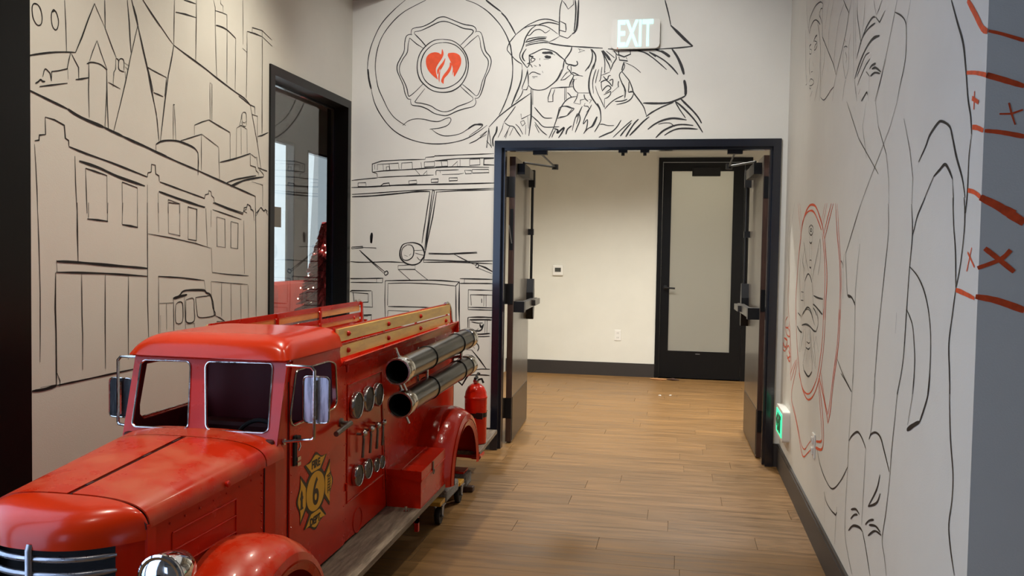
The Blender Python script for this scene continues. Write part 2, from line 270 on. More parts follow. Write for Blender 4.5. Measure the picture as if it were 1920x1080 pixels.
# ------------------------------------------------------------------ room dimensions
D, XR, XL, X0, X1 = 6.026, .679, -2.362, -1.295, .638
YR = 2.187; CEIL = 3.5; HF = 2.184; YE = 10.1
MURAL = {
 ('L','skyline'): '''6l2819,2290 2820,2197 2823,2094
6s2819,2088 2877,2108 2952,2131 3030,2150 3081,2160
5l3020,2347 3026,2260 3030,2150
5s2871,2291 2856,2287 2847,2270 2851,2238 2865,2218 2881,2214 2895,2226 2898,2251 2890,2277 2875,2289 2859,2287
5s2953,2282 2968,2291 2980,2277 2986,2255 2980,2229 2968,2220 2954,2229 2947,2254 2949,2279 2960,2294 2970,2289
7l3081,2160 3119,2229 3157,2309 3195,2381
4l3195,2384 3213,2360 3261,2303
7l3261,2303 3302,2241 3335,2195
6l3260,2415 3261,2363 3263,2295
5l3165,2145 3184,2188 3211,2238
5l3211,2238 3232,2199 3275,2132
6s3147,2129 3172,2141 3212,2146 3244,2143 3275,2131
5l3160,2141 3160,2080 3158,2028 3162,1918
6l3272,2131 3272,2049 3260,1893
7l3272,2123 3275,1996 3282,1891
7l3082,2054 3118,2064 3158,2077
5l3053,2152 3044,2126 3033,2086 2986,2069 2948,2058 2946,2021
5s2946,2021 2941,2045 2934,2053 2912,2060 2900,2028
7s2862,1997 2877,2006 2889,2016 2900,2012 2913,2014
6l2883,1989 2944,2006 3035,2031
5l3057,2151 3077,2128 3099,2105 3100,2062
3l3036,2090 3039,2046
7l3410,2458 3424,2363 3429,2299 3436,2240
8l3440,2467 3460,2422 3483,2367
5l3483,2367 3516,2280 3558,2182 3582,2107 3622,2009 3640,1895
5l3483,2367 3460,2301 3433,2222 3397,2105 3362,2006 3317,1885
5l3520,2489 3582,2447 3651,2405
6l3553,2203 3652,2189
7l3557,2200 3578,2152 3598,2103
7l3602,2099 3652,2094
4s3332,2192 3349,2188 3353,2151 3388,2147
4s3349,2150 3351,2183 3362,2197 3380,2199 3387,2185 3386,2152
4l3332,2192 3330,2146 3319,2133 3312,2067
4l3384,2187 3424,2179
4l3394,2170 3413,2163 3406,2134
4l3394,2151 3401,2109
4l3281,2083 3315,2077 3362,2070
8s2814,1969 2876,1958 2958,1944 3036,1931
13s3036,1931 3087,1916 3156,1904 3252,1892
10s3252,1892 3302,1883 3379,1871
11l3453,2445 3472,2405 3485,2370
5l3522,2490 3617,2431 3712,2374 3761,2348
8s3761,2348 3858,2329 4031,2298 4145,2273 4327,2238 4441,2219 4504,2195
5l3766,2559 3763,2455 3761,2348
7l3761,2348 3740,2271 3716,2198 3687,2062 3654,1888
5l3485,2370 3517,2294 3555,2201 3594,2087 3629,1979 3643,1886
6l3555,2201 3617,2194 3701,2186
5l3701,2186 3699,2160 3687,2096
7l3600,2098 3634,2096 3675,2093
7l3845,2582 3896,2588 3949,2593
7l3776,2506 3858,2518 3954,2527
5l3954,2613 3954,2527 3950,2313
4l4114,2658 4131,2626 4132,2536
4l4184,2678 4184,2659 4208,2655 4208,2624
5l4131,2610 4202,2618 4247,2620 4251,2544
7s4138,2538 4187,2543 4251,2542 4341,2521
5l4132,2536 4139,2403 4148,2278
4l4251,2542 4250,2263
4l4341,2521 4339,2370 4337,2244
4l4416,2744 4420,2618 4421,2507
6l4415,2486 4465,2474
5l4463,2588 4465,2474 4460,2226
7l4467,2589 4555,2598 4643,2603
7l4646,2602 4764,2578
5l4521,2597 4524,2624 4639,2637 4763,2612
5l4639,2637 4644,2476 4642,2057
4l3757,2071 3757,1897
4l3764,2074 3771,2007 3779,1904
6l3757,2071 3769,2072
4l4082,2234 4086,2048
4l4082,2236 4102,2230 4102,2047
6l4375,2221 4437,2209 4504,2195 4556,2193 4560,2152
5l4504,2195 4546,2100 4597,1974 4636,1851
7l4525,2146 4590,2146
5l4590,2146 4589,1993
8l4594,2033 4646,2046 4721,2073
4l4643,2269 4648,2055
7l3940,2001 4005,2026 4074,2047
8l4074,2047 4176,2030 4285,2013
5l4285,2013 4287,1868
5l3940,2001 3939,1952
7l3819,1909 3909,1936 4006,1966
5l4006,1966 4084,1945 4167,1922
4l4003,1965 4004,1784
4l4170,1922 4173,1843 4180,1758
9s3619,1867 3661,1886 3728,1899 3806,1904 3899,1896 3946,1886 3973,1869
8l3973,1869 3976,1822 3972,1759
5l3619,1867 3619,1836
4s4425,2142 4458,2139 4462,2075
4s4425,2142 4409,2125 4399,2091 4384,2064
3s4412,2131 4415,2093 4438,2087 4458,2097
3s4409,2089 4425,2069 4458,2071
4l4354,2046 4402,2068 4468,2056
4l4354,2046 4352,1890
4l4402,2068 4406,1911
4l4468,2056 4472,1917
8s4180,1844 4274,1865 4362,1887 4507,1927
5l4507,1927 4508,1862 4570,1858 4577,1839 4608,1828 4605,1816
4l4507,1927 4569,1911 4583,1916 4594,1861
4s4612,1849 4641,1838 4666,1824 4663,1808
8s4251,1744 4338,1768 4441,1787 4577,1811
10s4288,1730 4389,1760 4508,1786 4663,1811
11l4598,1858 4709,1849
8s4300,1727 4363,1748 4441,1773
4l4522,1773 4656,1765 4658,1643
8s3570,1839 3661,1826 3787,1807 3963,1783
9s3963,1783 4096,1763 4288,1735 4569,1694
8l4569,1694 4575,1539
10s3364,1873 3453,1859 3530,1848 3619,1834 3703,1822''',
 ('L','station'): '''6l2912,1881 2914,1816 2881,1809 2880,1790 2857,1785
6l2912,1881 2962,1878 3016,1865 3022,1816 3040,1810 3042,1787
4l2856,1772 2862,1700 2868,1605 2871,1517
8s3042,1786 3136,1771 3297,1751 3460,1727 3554,1713
6l3554,1713 3558,1732 3583,1738 3586,1773 3614,1772 3618,1733 3643,1726 3646,1701
7s3649,1699 3797,1679 4035,1648
5l4035,1648 4040,1667 4072,1673 4074,1690 4097,1686 4101,1667 4124,1656 4128,1634
7l4128,1634 4280,1611 4430,1594
5l3076,1753 3080,1636 3088,1527
11s3101,1736 3221,1721 3350,1695 3536,1671
5l3139,1711 3147,1530
7l3139,1711 3196,1704 3272,1694
5l3272,1694 3274,1536
5l3373,1676 3375,1541
8l3373,1675 3480,1659
4l3480,1659 3482,1546
4l3554,1678 3555,1550
4l3637,1649 3640,1554
11s3642,1654 3797,1632 4033,1602
5l3716,1622 3716,1557
7l3716,1622 3809,1609
5l3809,1609 3811,1562
6l3883,1599 3957,1590
4l3883,1599 3886,1566
5l4474,1596 4439,1603 4439,1622 4474,1629 4478,1646 4515,1634 4524,1620 4547,1614
5s4577,1599 4608,1617 4636,1633 4665,1619 4697,1625 4722,1615
4l2869,1557 2876,1417 2882,1219 2881,1035 2879,957
7l3088,1570 3089,1458 3093,1332
5l3156,1574 3156,1513
5l3278,1581 3275,1504
8l3148,1508 3212,1506 3278,1503
5l3378,1587 3373,1494
8l3373,1493 3430,1489 3484,1484
5l3481,1593 3481,1486
5l3553,1598 3556,1302 3556,1157 3565,973
4l3635,1602 3642,1467
5l3717,1607 3720,1465
6l3720,1465 3818,1455
5l3814,1613 3814,1459
9l3720,1608 3807,1607
7l3885,1596 3963,1590 3960,1434
5l3885,1596 3886,1439
7l3886,1440 3960,1434
10l3905,1619 4039,1604
5l3559,1458 3745,1443 3948,1421 4094,1398
6l3948,1423 4017,1409
4l4046,1599 4062,1407
9l4115,1631 4266,1608 4428,1586
5l4428,1586 4436,1609 4466,1615 4474,1642 4508,1640 4513,1619 4548,1609 4557,1556
5s4579,1585 4605,1609 4637,1635 4674,1615 4692,1627 4720,1593
6l4574,1627 4582,1341 4585,1010
6l4111,1596 4412,1557
4l4097,1592 4097,1506
5l4152,1560 4235,1552 4240,1403 4157,1408 4152,1560
6l4298,1542 4375,1535 4372,1397 4299,1402 4298,1542
4l4437,1553 4448,1260
4l4101,1400 4110,1273
6l4110,1273 4269,1260 4495,1247
11s2970,1337 3091,1332 3302,1318 3553,1302
4l2970,1342 2973,1297
8s2967,1295 3124,1290 3302,1282 3553,1266
7l2965,1294 2962,1158 2966,1056 2967,910 2967,859
4l2969,906 2987,871 2986,849
5l3113,1285 3115,1119 3119,1043 3118,898
5l3260,1279 3259,1070 3261,884
5l3417,1273 3415,1099 3416,905
7l3637,1264 3825,1253 4034,1234
4l3640,1264 3643,983
4l4034,1234 4045,1186
3l3655,1083 3655,982
5l3647,1139 3758,1135
5l3703,1134 3706,1013
10s3758,1155 3809,1167 3844,1187 3907,1190 4027,1185 4054,1171 4090,1160 4118,1120 4133,1051
12s3758,1156 3817,1163 3877,1169
5l3761,1154 3765,990
5s3780,1124 3801,1136 3833,1133 3841,1107 3841,1052 3822,1033 3785,1038 3777,1075 3780,1124
5s3867,1144 3932,1148 3941,1101 3941,1036 3874,1035 3867,1087 3867,1144
5s3954,1152 4045,1154 4096,1150 4118,1091 4137,1051 3993,1049 3967,1081 3954,1152
6l4133,1051 4193,1032 4263,1000
4l3854,1161 3866,995
4l3868,1025 3941,1022
4l3945,1026 3945,996
4l4156,1002 4156,1016 4241,1012
4l4099,1227 4289,1213 4485,1199
4l4099,1227 4103,1154
4l4203,1216 4205,1041
4l4301,1211 4306,999
4l4407,1197 4413,1001
4l4491,1197 4497,1005
11s2836,854 2900,851 2967,856
7s2967,856 3123,856 3301,857 3467,858
3l2880,861 2971,860''',
 ('B','emblem'): '''6s-1966,3188 -2038,3132 -2109,3066 -2155,3009 -2191,2941 -2222,2863 -2240,2785 -2246,2706 -2240,2637
12s-2241,2706 -2235,2637 -2216,2562
7s-2216,2562 -2191,2468 -2143,2378 -2069,2288 -1985,2228 -1881,2188 -1778,2169 -1676,2167 -1575,2181 -1495,2206 -1415,2252 -1356,2295
6s-1484,2167 -1425,2194 -1356,2252
6s-1813,3182 -1894,3146 -1976,3105 -2047,3049 -2113,2973 -2154,2901 -2179,2813 -2187,2724 -2179,2645 -2161,2566 -2123,2486 -2081,2407 -2028,2347 -1953,2299
7s-1525,3171 -1450,3142 -1369,3089 -1299,3020 -1248,2951 -1207,2864 -1188,2787 -1180,2701 -1183,2615 -1202,2529 -1235,2433 -1273,2362
11s-1380,3166 -1330,3126 -1270,3081
7s-1270,3081 -1220,3017 -1164,2920
6s-1976,2299 -1935,2331 -1883,2345 -1822,2342 -1760,2328 -1709,2325 -1659,2344 -1628,2350 -1620,2330 -1643,2298 -1698,2279 -1775,2271
6s-1761,2270 -1718,2240 -1667,2223 -1606,2225 -1546,2239 -1496,2268 -1446,2296 -1406,2305 -1388,2295 -1416,2267 -1475,2228 -1485,2214
11s-1496,2268 -1446,2299 -1391,2295
7s-1922,2943 -1917,2977 -1892,2989 -1831,2998 -1770,3025 -1725,3053 -1679,3059 -1628,3040 -1568,3014 -1527,3000 -1467,2987 -1445,2962 -1451,2943
7s-1896,2947 -1894,2961 -1851,2968 -1790,2992 -1739,3015 -1699,3027 -1658,3024 -1598,3001 -1537,2974 -1477,2963 -1469,2943 -1506,2906 -1560,2855
7s-1896,2947 -1850,2902 -1808,2854
7s-1446,2950 -1417,2945 -1401,2917 -1390,2869 -1375,2811 -1344,2772 -1334,2733 -1348,2676 -1372,2628 -1386,2571 -1405,2513 -1424,2486 -1447,2485
6s-1431,2923 -1418,2894 -1410,2841 -1389,2792 -1359,2753 -1355,2714 -1372,2657 -1396,2600 -1410,2542 -1425,2509 -1439,2499
7l-1431,2923 -1485,2881 -1545,2827
7l-1439,2499 -1490,2544 -1539,2583
7s-1447,2483 -1439,2456 -1458,2427 -1518,2413 -1578,2395 -1639,2369 -1679,2367 -1741,2382 -1792,2412 -1844,2433 -1903,2442 -1918,2463 -1918,2488
6s-1464,2495 -1464,2471 -1509,2449 -1569,2429 -1619,2402 -1670,2393 -1721,2407 -1772,2437 -1834,2454 -1880,2461 -1880,2477 -1814,2559
6l-1464,2490 -1510,2530 -1559,2574
7s-1921,2485 -1942,2491 -1963,2533 -1974,2582 -2001,2641 -2022,2691 -2020,2735 -1997,2779 -1972,2827 -1968,2886 -1958,2929 -1937,2943 -1914,2941
6s-1932,2919 -1942,2875 -1949,2817 -1982,2769 -2004,2720 -2001,2671 -1969,2611 -1948,2562 -1937,2513 -1922,2510 -1876,2546 -1827,2594
7l-1932,2919 -1880,2875 -1829,2843
8s-1689,2902 -1748,2897 -1803,2866 -1849,2814 -1870,2756 -1872,2688 -1851,2624 -1810,2579 -1758,2544 -1692,2530 -1621,2536 -1561,2569 -1521,2622 -1500,2689 -1503,2757 -1529,2815 -1575,2865 -1626,2893 -1689,2902
7s-1687,2879 -1747,2871 -1798,2837 -1830,2794 -1846,2736 -1838,2667 -1810,2613 -1764,2578 -1702,2559 -1642,2564 -1581,2594 -1537,2641 -1515,2699 -1519,2767 -1550,2821 -1595,2858 -1646,2876 -1687,2879''',
 ('B','firefighters'): '''7s-1266,2980 -1238,2935 -1214,2885 -1197,2840 -1189,2782 -1184,2733 -1178,2680
11s-1267,3073 -1239,3045 -1216,3014
7s-1216,3014 -1188,2969 -1162,2919
7s-1162,2919 -1191,2884 -1204,2867 -1218,2836 -1220,2814 -1203,2792 -1161,2746 -1115,2714
7s-1162,2919 -1119,2953 -1075,2983 -1039,2999 -1003,3013 -958,3019 -913,3012 -859,2992
8s-1002,2982 -967,2991 -931,2995 -895,2989 -859,2978
6s-1110,2958 -1070,2974 -1011,2980 -957,2972 -912,2949 -867,2914
8s-1017,2980 -1052,2955 -1078,2921 -1096,2886 -1106,2847 -1121,2807 -1131,2781 -1127,2754 -1106,2723 -1078,2689
6s-1087,2913 -1064,2912 -1042,2933 -1024,2946 -997,2950 -975,2940 -952,2925 -921,2945
7s-942,2895 -992,2897 -1037,2893 -1073,2885 -1088,2868
10s-1095,2864 -1059,2872 -1010,2884 -947,2886
6s-1090,2846 -1059,2859 -1018,2868 -973,2872 -928,2864
8s-1088,2838 -1059,2848 -1009,2856 -964,2859 -928,2856
6l-1088,2851 -1088,2833
6l-928,2861 -893,2876 -851,2900
11s-928,2855 -888,2845 -829,2834 -767,2827
11l-767,2827 -678,2819 -555,2809
8s-767,2827 -773,2798 -792,2768 -815,2738
8s-1062,2777 -1026,2791 -990,2808 -963,2814 -923,2807 -882,2790 -846,2760 -815,2735
8l-1066,2775 -1061,2730 -1065,2704 -1078,2687
14s-1066,2777 -1053,2766 -1034,2763
17s-974,2789 -945,2788 -918,2789 -900,2779
7s-900,2779 -884,2770
17s-953,2761 -931,2758 -911,2757
6s-958,2761 -940,2768 -913,2759
5l-962,2745 -926,2743
6s-1059,2722 -1034,2732 -1023,2747 -1043,2754 -1052,2744 -1045,2730
5s-989,2753 -990,2738
6s-1029,2705 -1011,2695
6s-993,2711 -986,2702 -989,2696
7s-826,2672 -824,2703 -814,2738 -805,2713 -782,2704
8s-1085,2820 -1107,2789 -1114,2767 -1104,2745 -1093,2736
5s-1094,2811 -1107,2780 -1107,2758 -1093,2731
7s-1079,2713 -1065,2720 -1052,2708 -1040,2690
7l-1115,2714 -1112,2679
8s-840,3146 -850,3111 -856,3067 -857,2993 -857,2905
6l-835,3137 -817,3114 -798,3081
6l-798,3081 -761,3112 -764,3143
10s-751,3142 -745,3090 -746,3033 -750,2968 -755,2929
13s-727,3141 -728,3089 -731,3011 -736,2954 -749,2924 -768,2911
6s-768,2911 -786,2892 -804,2885 -857,2905
7l-853,3002 -814,2981 -810,2948 -812,2926
10l-856,2941 -813,2927
6l-724,2809 -678,2796 -722,2783
6l-715,2807 -710,2785
7s-638,2807 -626,2777 -628,2737 -638,2703 -653,2672
7s-629,2798 -609,2772 -602,2745 -607,2702 -617,2667
7s-782,2706 -744,2696 -727,2703 -725,2713 -731,2727
7s-816,2735 -802,2711 -775,2702 -747,2693 -728,2701 -726,2714 -734,2726
7s-777,2702 -794,2692 -793,2675 -779,2662 -771,2645 -751,2629 -759,2607 -748,2599 -753,2575 -750,2547 -736,2523 -719,2509
6l-772,2699 -769,2677 -769,2645
7s-765,2648 -746,2645 -724,2633 -709,2625
5s-751,2629 -719,2628 -686,2622
5l-745,2599 -728,2605
7s-819,2733 -824,2684 -842,2636 -866,2598 -882,2585
6l-796,2657 -812,2635 -841,2597
7l-841,2597 -811,2603 -765,2640
6l-812,2635 -779,2662
10l-751,2623 -772,2580 -780,2553
7l-753,2596 -769,2553
7l-882,2547 -832,2547 -777,2549
7l-811,2549 -810,2457
7l-801,2548 -800,2467
6s-793,2513 -776,2497 -762,2477
7s-728,2485 -770,2478 -803,2456 -830,2419 -845,2387 -856,2343
6l-719,2509 -640,2507
6s-719,2509 -729,2471 -748,2439
6l-701,2430 -701,2460 -672,2465
7s-677,2498 -669,2470 -647,2449
7l-644,2462 -625,2460 -638,2435
6s-742,2439 -704,2431
6l-668,2438 -676,2419 -649,2416 -638,2400 -659,2373
6s-846,2408 -830,2418 -802,2418 -769,2407 -744,2401 -768,2375 -795,2353 -845,2346
6s-687,2417 -703,2385 -724,2342
7s-622,2427 -643,2384 -664,2343
7s-632,2806 -623,2765 -633,2712 -673,2655
10s-630,2804 -604,2765 -603,2722 -622,2679 -637,2631 -644,2589 -643,2535 -628,2486 -600,2442 -575,2410 -562,2377 -558,2339
6s-597,2668 -612,2620 -619,2572 -612,2502
6s-578,2668 -591,2620 -600,2572
5s-600,2555 -585,2507 -557,2452 -537,2409
7s-564,2793 -547,2758 -538,2704 -540,2640
14s-556,2793 -531,2763 -504,2725
7s-556,2793 -531,2736 -508,2693 -500,2666
5s-532,2790 -505,2768 -472,2740
5s-537,2779 -509,2746 -490,2708
7l-464,2772 -461,2735 -482,2703 -492,2676 -502,2650
6l-566,2623 -534,2635 -502,2646
7l-540,2640 -534,2651
6s-557,2683 -561,2651 -566,2598 -576,2584
8s-547,2619 -533,2602 -517,2597 -512,2618 -496,2623
7s-565,2576 -533,2592 -506,2575 -486,2548
6s-506,2586 -482,2596 -484,2548
7s-553,2517 -532,2543 -511,2554 -494,2535 -531,2506
6s-542,2493 -510,2508 -494,2513 -499,2489 -520,2471 -535,2467
6s-560,2587 -559,2555 -553,2522
6l-535,2467 -535,2404
7s-532,2397 -497,2435 -460,2462 -407,2487
6l-487,2508 -441,2547
6s-441,2584 -445,2563 -441,2542
7s-412,2712 -403,2685 -416,2653 -432,2638 -437,2616 -420,2573 -403,2541 -394,2509 -396,2471
11s-421,2573 -403,2541 -392,2509
8s-421,2648 -394,2615 -369,2583 -349,2535 -338,2502 -294,2443 -266,2400 -249,2346
10s-407,2712 -417,2680 -422,2653
6s-372,2578 -372,2540 -375,2508
12l-373,2506 -354,2511 -343,2508
7s-338,2497 -353,2465 -390,2439 -454,2425
7s-465,2446 -417,2448 -380,2460
6l-403,2541 -399,2461
7s-481,2791 -462,2769 -448,2756
10l-446,2787 -446,2761 -408,2746 -365,2764 -368,2788
10l-444,2750 -439,2726 -383,2718 -394,2743
5s-404,2709 -342,2678 -293,2637
8s-241,2774 -216,2758 -194,2741
7s-323,2787 -259,2767 -221,2739 -193,2720
12l-275,2431 -186,2428
7s-185,2385 -218,2367 -249,2341
10s-1112,2679 -1116,2617 -1131,2561 -1156,2500 -1184,2429
7s-1180,2680 -1182,2614 -1196,2537 -1224,2465 -1250,2404 -1270,2366
8l-1046,2514 -1114,2469 -1181,2424 -1275,2353 -1343,2281
7s-1075,2668 -1085,2622 -1110,2553 -1106,2540
7l-1105,2538 -1078,2536 -1066,2568
7s-1066,2568 -1052,2552 -1031,2538 -989,2532 -948,2539 -907,2565 -876,2592 -856,2622 -834,2672
8l-1075,2678 -1069,2627 -1066,2570
7s-1064,2639 -1044,2656 -1023,2656 -1002,2647 -981,2640
7l-1041,2626 -1003,2626
6l-1035,2617 -1022,2618
5s-971,2665 -965,2650
11l-1047,2544 -1044,2447 -1043,2345 -1057,2217
7l-1035,2537 -1033,2432
6s-1104,2535 -1114,2505 -1135,2474 -1156,2454
7s-1155,2423 -1176,2393 -1206,2352 -1235,2314
6l-1238,2311 -1247,2270 -1276,2208
7s-1232,2311 -1200,2290 -1166,2282 -1141,2248 -1114,2212
6l-1115,2371 -1111,2335 -1044,2368
6l-1119,2315 -1095,2325 -1085,2304 -1104,2286 -1119,2315
7s-1021,2416 -986,2375 -949,2341 -895,2339
7s-1038,2355 -996,2319 -948,2278 -844,2279
7l-905,2544 -834,2549 -752,2551
7l-905,2544 -916,2511 -926,2481 -925,2451 -892,2452 -893,2496 -880,2536
8l-811,2548 -811,2459
7l-801,2547 -801,2469
7s-847,2409 -859,2348 -886,2266 -915,2200
6s-847,2409 -816,2419 -785,2418 -754,2403
6s-754,2403 -779,2372 -799,2351 -861,2336
6s-1017,2314 -995,2283 -963,2247 -929,2221
5s-1016,2298 -1000,2267 -984,2237
8l-1192,2287 -1231,2210
6l-1168,2277 -1194,2220
6l-1205,2259 -1222,2203
12s-1285,2286 -1290,2245 -1313,2198 -1310,2146
11l-1343,2276 -1357,2136
10l-1344,2271 -1322,2136
8l-1358,2186 -1325,2146
8l-1407,2220 -1354,2256
6l-1406,2204 -1359,2230
11s-880,2266 -854,2256 -857,2235 -811,2273 -823,2240 -848,2202
7s-870,2256 -885,2231 -895,2205
10s-757,2285 -787,2260 -797,2225
6s-718,2371 -737,2326 -754,2250
7s-707,2366 -701,2325 -721,2270 -733,2239
7s-636,2400 -666,2340 -678,2295 -650,2325 -654,2269 -674,2229
6s-688,2416 -707,2366 -726,2295
7s-582,2344 -608,2284 -644,2264 -671,2234
6s-1153,2300 -1126,2274 -1099,2227
6l-1079,2294 -1081,2227
6l-1067,2350 -1060,2268
17s-3,2582 6,2541 9,2500 7,2476
13s7,2476 -22,2460 -63,2444 -99,2433 -139,2429 -201,2429 -270,2432
8s-70,2433 -135,2409 -191,2381 -252,2340
12s-24,2458 11,2423 65,2369 98,2328 119,2291
11s-62,2442 -21,2411 45,2345 86,2295 128,2230
8s-58,2436 -29,2387 13,2327
12s-238,2254 -197,2286 -145,2312 -84,2326 -35,2324 20,2314
6s-169,2288 -132,2296 -96,2296 -79,2289 -58,2270
11s-183,2197 -139,2240 -87,2268 -42,2282 6,2284 65,2277
10s-126,2213 -82,2240 -34,2256 27,2258 94,2252
10s-229,2340 -268,2308 -308,2267 -360,2213
11s-301,2324 -329,2296 -361,2247 -385,2205
10s-350,2300 -386,2259 -423,2210
7s-346,2317 -403,2268 -472,2202
8s-419,2320 -445,2276 -477,2243 -515,2227 -569,2203
6s-564,2292 -541,2292 -507,2283 -466,2283
8s-584,2436 -564,2394 -558,2344 -562,2307 -599,2240
7s-586,2345 -604,2307 -621,2278 -650,2262
8s-143,3119 -130,3073 -115,3017 -100,2948
18l-100,2948 -57,2905 -6,2853 48,2805
10l48,2805 -32,2798 -179,2792
12l-179,2792 -331,2790 -519,2803
17s-89,2791 -53,2739 -24,2678 -5,2618
11s-197,2789 -146,2769 -101,2738
17s-164,2781 -132,2762 -101,2738
10s-240,2774 -191,2749 -135,2713 -84,2666 -44,2619
7s-331,2790 -275,2772 -219,2738 -167,2695 -120,2653''',
 ('B','engine'): '''7s-2358,1906 -2271,1916 -2162,1925
7l-2162,1925 -2166,1956 -2201,1967 -2202,2025 -2132,2046 -1993,2053 -1805,2057
7l-1805,2057 -1803,2071 -1737,2076 -1737,2081 -1558,2087 -1303,2095
8l-1736,2047 -1558,2062 -1302,2067
8s-2201,1967 -2080,1978 -1929,1985 -1742,1997 -1557,2004 -1337,1999
6l-2185,2020 -2182,1986
6l-2163,2022 -2164,1980
6l-2163,2022 -2005,2031 -1999,1988
6l-2121,2024 -2116,1974
5l-2095,1980 -2096,2004 -2074,2007 -2070,1980
6l-2074,2024 -2068,1983
7l-1982,2031 -1902,2036 -1899,1985
6l-1980,2031 -1982,1990
5l-1836,2036 -1831,1995
7l-1811,2038 -1736,2042 -1736,2007 -1810,2002 -1811,2038
7l-1730,2045 -1641,2047 -1638,2009 -1730,2004
6l-1686,2042 -1680,2009
5l-1612,2002 -1567,2042 -1567,2006
5l-1549,2056 -1547,2003
7l-1478,2056 -1405,2060 -1403,2018 -1479,2013 -1478,2056
11l-1302,2062 -1375,2060 -1376,2018 -1301,2015
7s-2158,1928 -2029,1935 -1903,1940 -1741,1946
6l-1879,1985 -1843,1947
6l-1818,1949 -1791,1976 -1791,1947
6s-1723,1943 -1722,1976 -1692,1978 -1557,1983
6l-1695,1978 -1692,1959
6l-1679,1949 -1556,1952 -1519,1959
6l-1514,1979 -1465,1978 -1464,1956 -1507,1954 -1514,1979
7l-1459,1985 -1340,1985 -1337,1963 -1458,1959 -1459,1985
7l-2309,1889 -2250,1891 -2247,1862 -2309,1862 -2309,1889
7l-2139,1867 -2115,1884 -2073,1889 -2066,1863
7l-1925,1904 -1868,1909 -1865,1885 -1923,1880 -1925,1904
7l-1759,1916 -1706,1918 -1708,1895 -1758,1892 -1759,1916
7l-1627,1926 -1566,1926 -1565,1907 -1627,1904 -1627,1926
10s-2360,1855 -2181,1863 -2003,1873 -1802,1878 -1555,1883 -1299,1890
7s-2354,1806 -2206,1814 -2028,1827 -1864,1837 -1740,1842
10s-2354,1788 -2205,1795 -2015,1812 -1864,1827 -1767,1828
8l-1767,1828 -1793,1650 -1822,1458
8l-1747,1844 -1774,1626 -1802,1410
7l-1737,1840 -1733,1830 -1762,1651 -1796,1410
8l-1717,1830 -1743,1651 -1784,1458 -1808,1328
7s-1740,1830 -1727,1840 -1554,1843 -1299,1853
7l-1717,1825 -1554,1835 -1299,1843
12s-2202,1528 -2207,1501 -2204,1455 -2197,1513 -2201,1530
7l-2356,1413 -2350,1423 -2268,1429 -2265,1420 -2353,1411
7l-2265,1422 -2165,1419 -2168,1411
8l-2293,1402 -2200,1324 -2094,1245
6l-2284,1390 -2200,1316 -2099,1233
8s-2103,1241 -2082,1254 -2074,1236 -2094,1223 -2103,1241
7s-2367,1318 -2303,1314 -2200,1316 -2072,1321 -1958,1318
10s-1922,1461 -1966,1444 -1985,1395 -1978,1347 -1939,1313 -1882,1302 -1833,1323 -1802,1374 -1811,1416 -1834,1446 -1885,1462 -1929,1459
7s-1932,1446 -1966,1419 -1974,1377 -1961,1341 -1927,1335 -1890,1360 -1881,1409 -1899,1442 -1932,1446
5s-1953,1371 -1927,1362
5s-1915,1369 -1902,1382
6l-1878,1406 -1809,1410
8l-1871,1387 -1802,1371
5s-1858,1361 -1833,1337 -1808,1362
7l-1923,1314 -1923,1299
6l-1998,1295 -1872,1305 -1869,1270 -1998,1267 -1998,1295
7l-1993,1264 -1906,1193
7l-1872,1269 -1774,1196
8l-1771,1389 -1622,1386 -1415,1402
8l-1771,1382 -1622,1384 -1413,1395
7l-1585,1385 -1498,1343 -1424,1309
7s-1424,1303 -1414,1319 -1402,1309 -1409,1291 -1423,1297
11l-1405,1312 -1350,1292 -1301,1266
7l-1409,1291 -1307,1252
8s-1810,1340 -1671,1338 -1498,1334 -1302,1342
7s-1810,1323 -1608,1327 -1448,1325 -1302,1321
8s-2366,1199 -2348,1193 -2109,1201
7l-2358,1166 -2114,1169
7l-2112,1201 -2114,1169
6l-2158,1200 -2160,1170
8s-2094,1184 -1919,1190 -1718,1195 -1542,1187
7l-2094,1184 -2095,1040 -2090,906
7l-2073,1163 -2074,1004
6s-2073,1165 -1919,1171 -1718,1168 -1569,1158
7s-2071,997 -1916,999 -1741,999
7l-2071,968 -2073,919
6l-2068,968 -1910,968
12l-1542,1187 -1569,1156
8l-1566,1156 -1559,838
8l-1540,1187 -1542,995 -1532,839
8s-1538,1211 -1434,1211 -1300,1211
8s-1540,1177 -1422,1180 -1300,1181
6l-1503,1209 -1505,1181
10l-2365,1094 -2350,1105 -2198,1108
7l-2193,1105 -2189,989 -2325,990
7l-2352,1092 -2223,1086 -2222,1025 -2326,1017
8l-2339,1095 -2328,1009
10l-2351,925 -2196,932 -2200,878
7l-2345,915 -2224,922
7l-1476,1133 -1299,1133
7l-1474,1134 -1473,995
7l-1460,1098 -1298,1100
7l-1457,1096 -1451,1022
12l-1376,1072 -1375,1042
6l-1359,1101 -1360,1018
6l-1345,1101 -1343,1015
8l-1475,1009 -1297,1009
8l-1475,992 -1297,993
8l-1472,937 -1296,943
7l-1472,937 -1473,841
6s-1457,916 -1356,922 -1302,921
6l-1541,1193 -1535,845
8l-1475,934 -1473,817
7l-1463,920 -1464,830
7s-1463,920 -1387,924 -1302,927
7s-1475,936 -1387,943 -1299,939
6s-1448,906 -1399,898 -1364,901
11s-1428,842 -1386,844 -1368,863 -1359,893
11s-1386,892 -1376,869 -1359,887
6s-1408,847 -1396,860
6l-1348,921 -1349,830
6l-1333,921 -1334,828
10s-1474,826 -1397,819 -1312,827
7s-1473,809 -1397,802 -1312,807
7s-1439,747 -1421,756 -1399,745 -1391,721 -1402,697
6s-1433,729 -1420,715
10l-1442,705 -1382,635 -1335,575
6l-1488,705 -1442,705
6s-1442,558 -1381,570 -1308,573
8s-1473,521 -1393,529 -1310,528
7s-1379,275 -1346,279 -1320,275''',
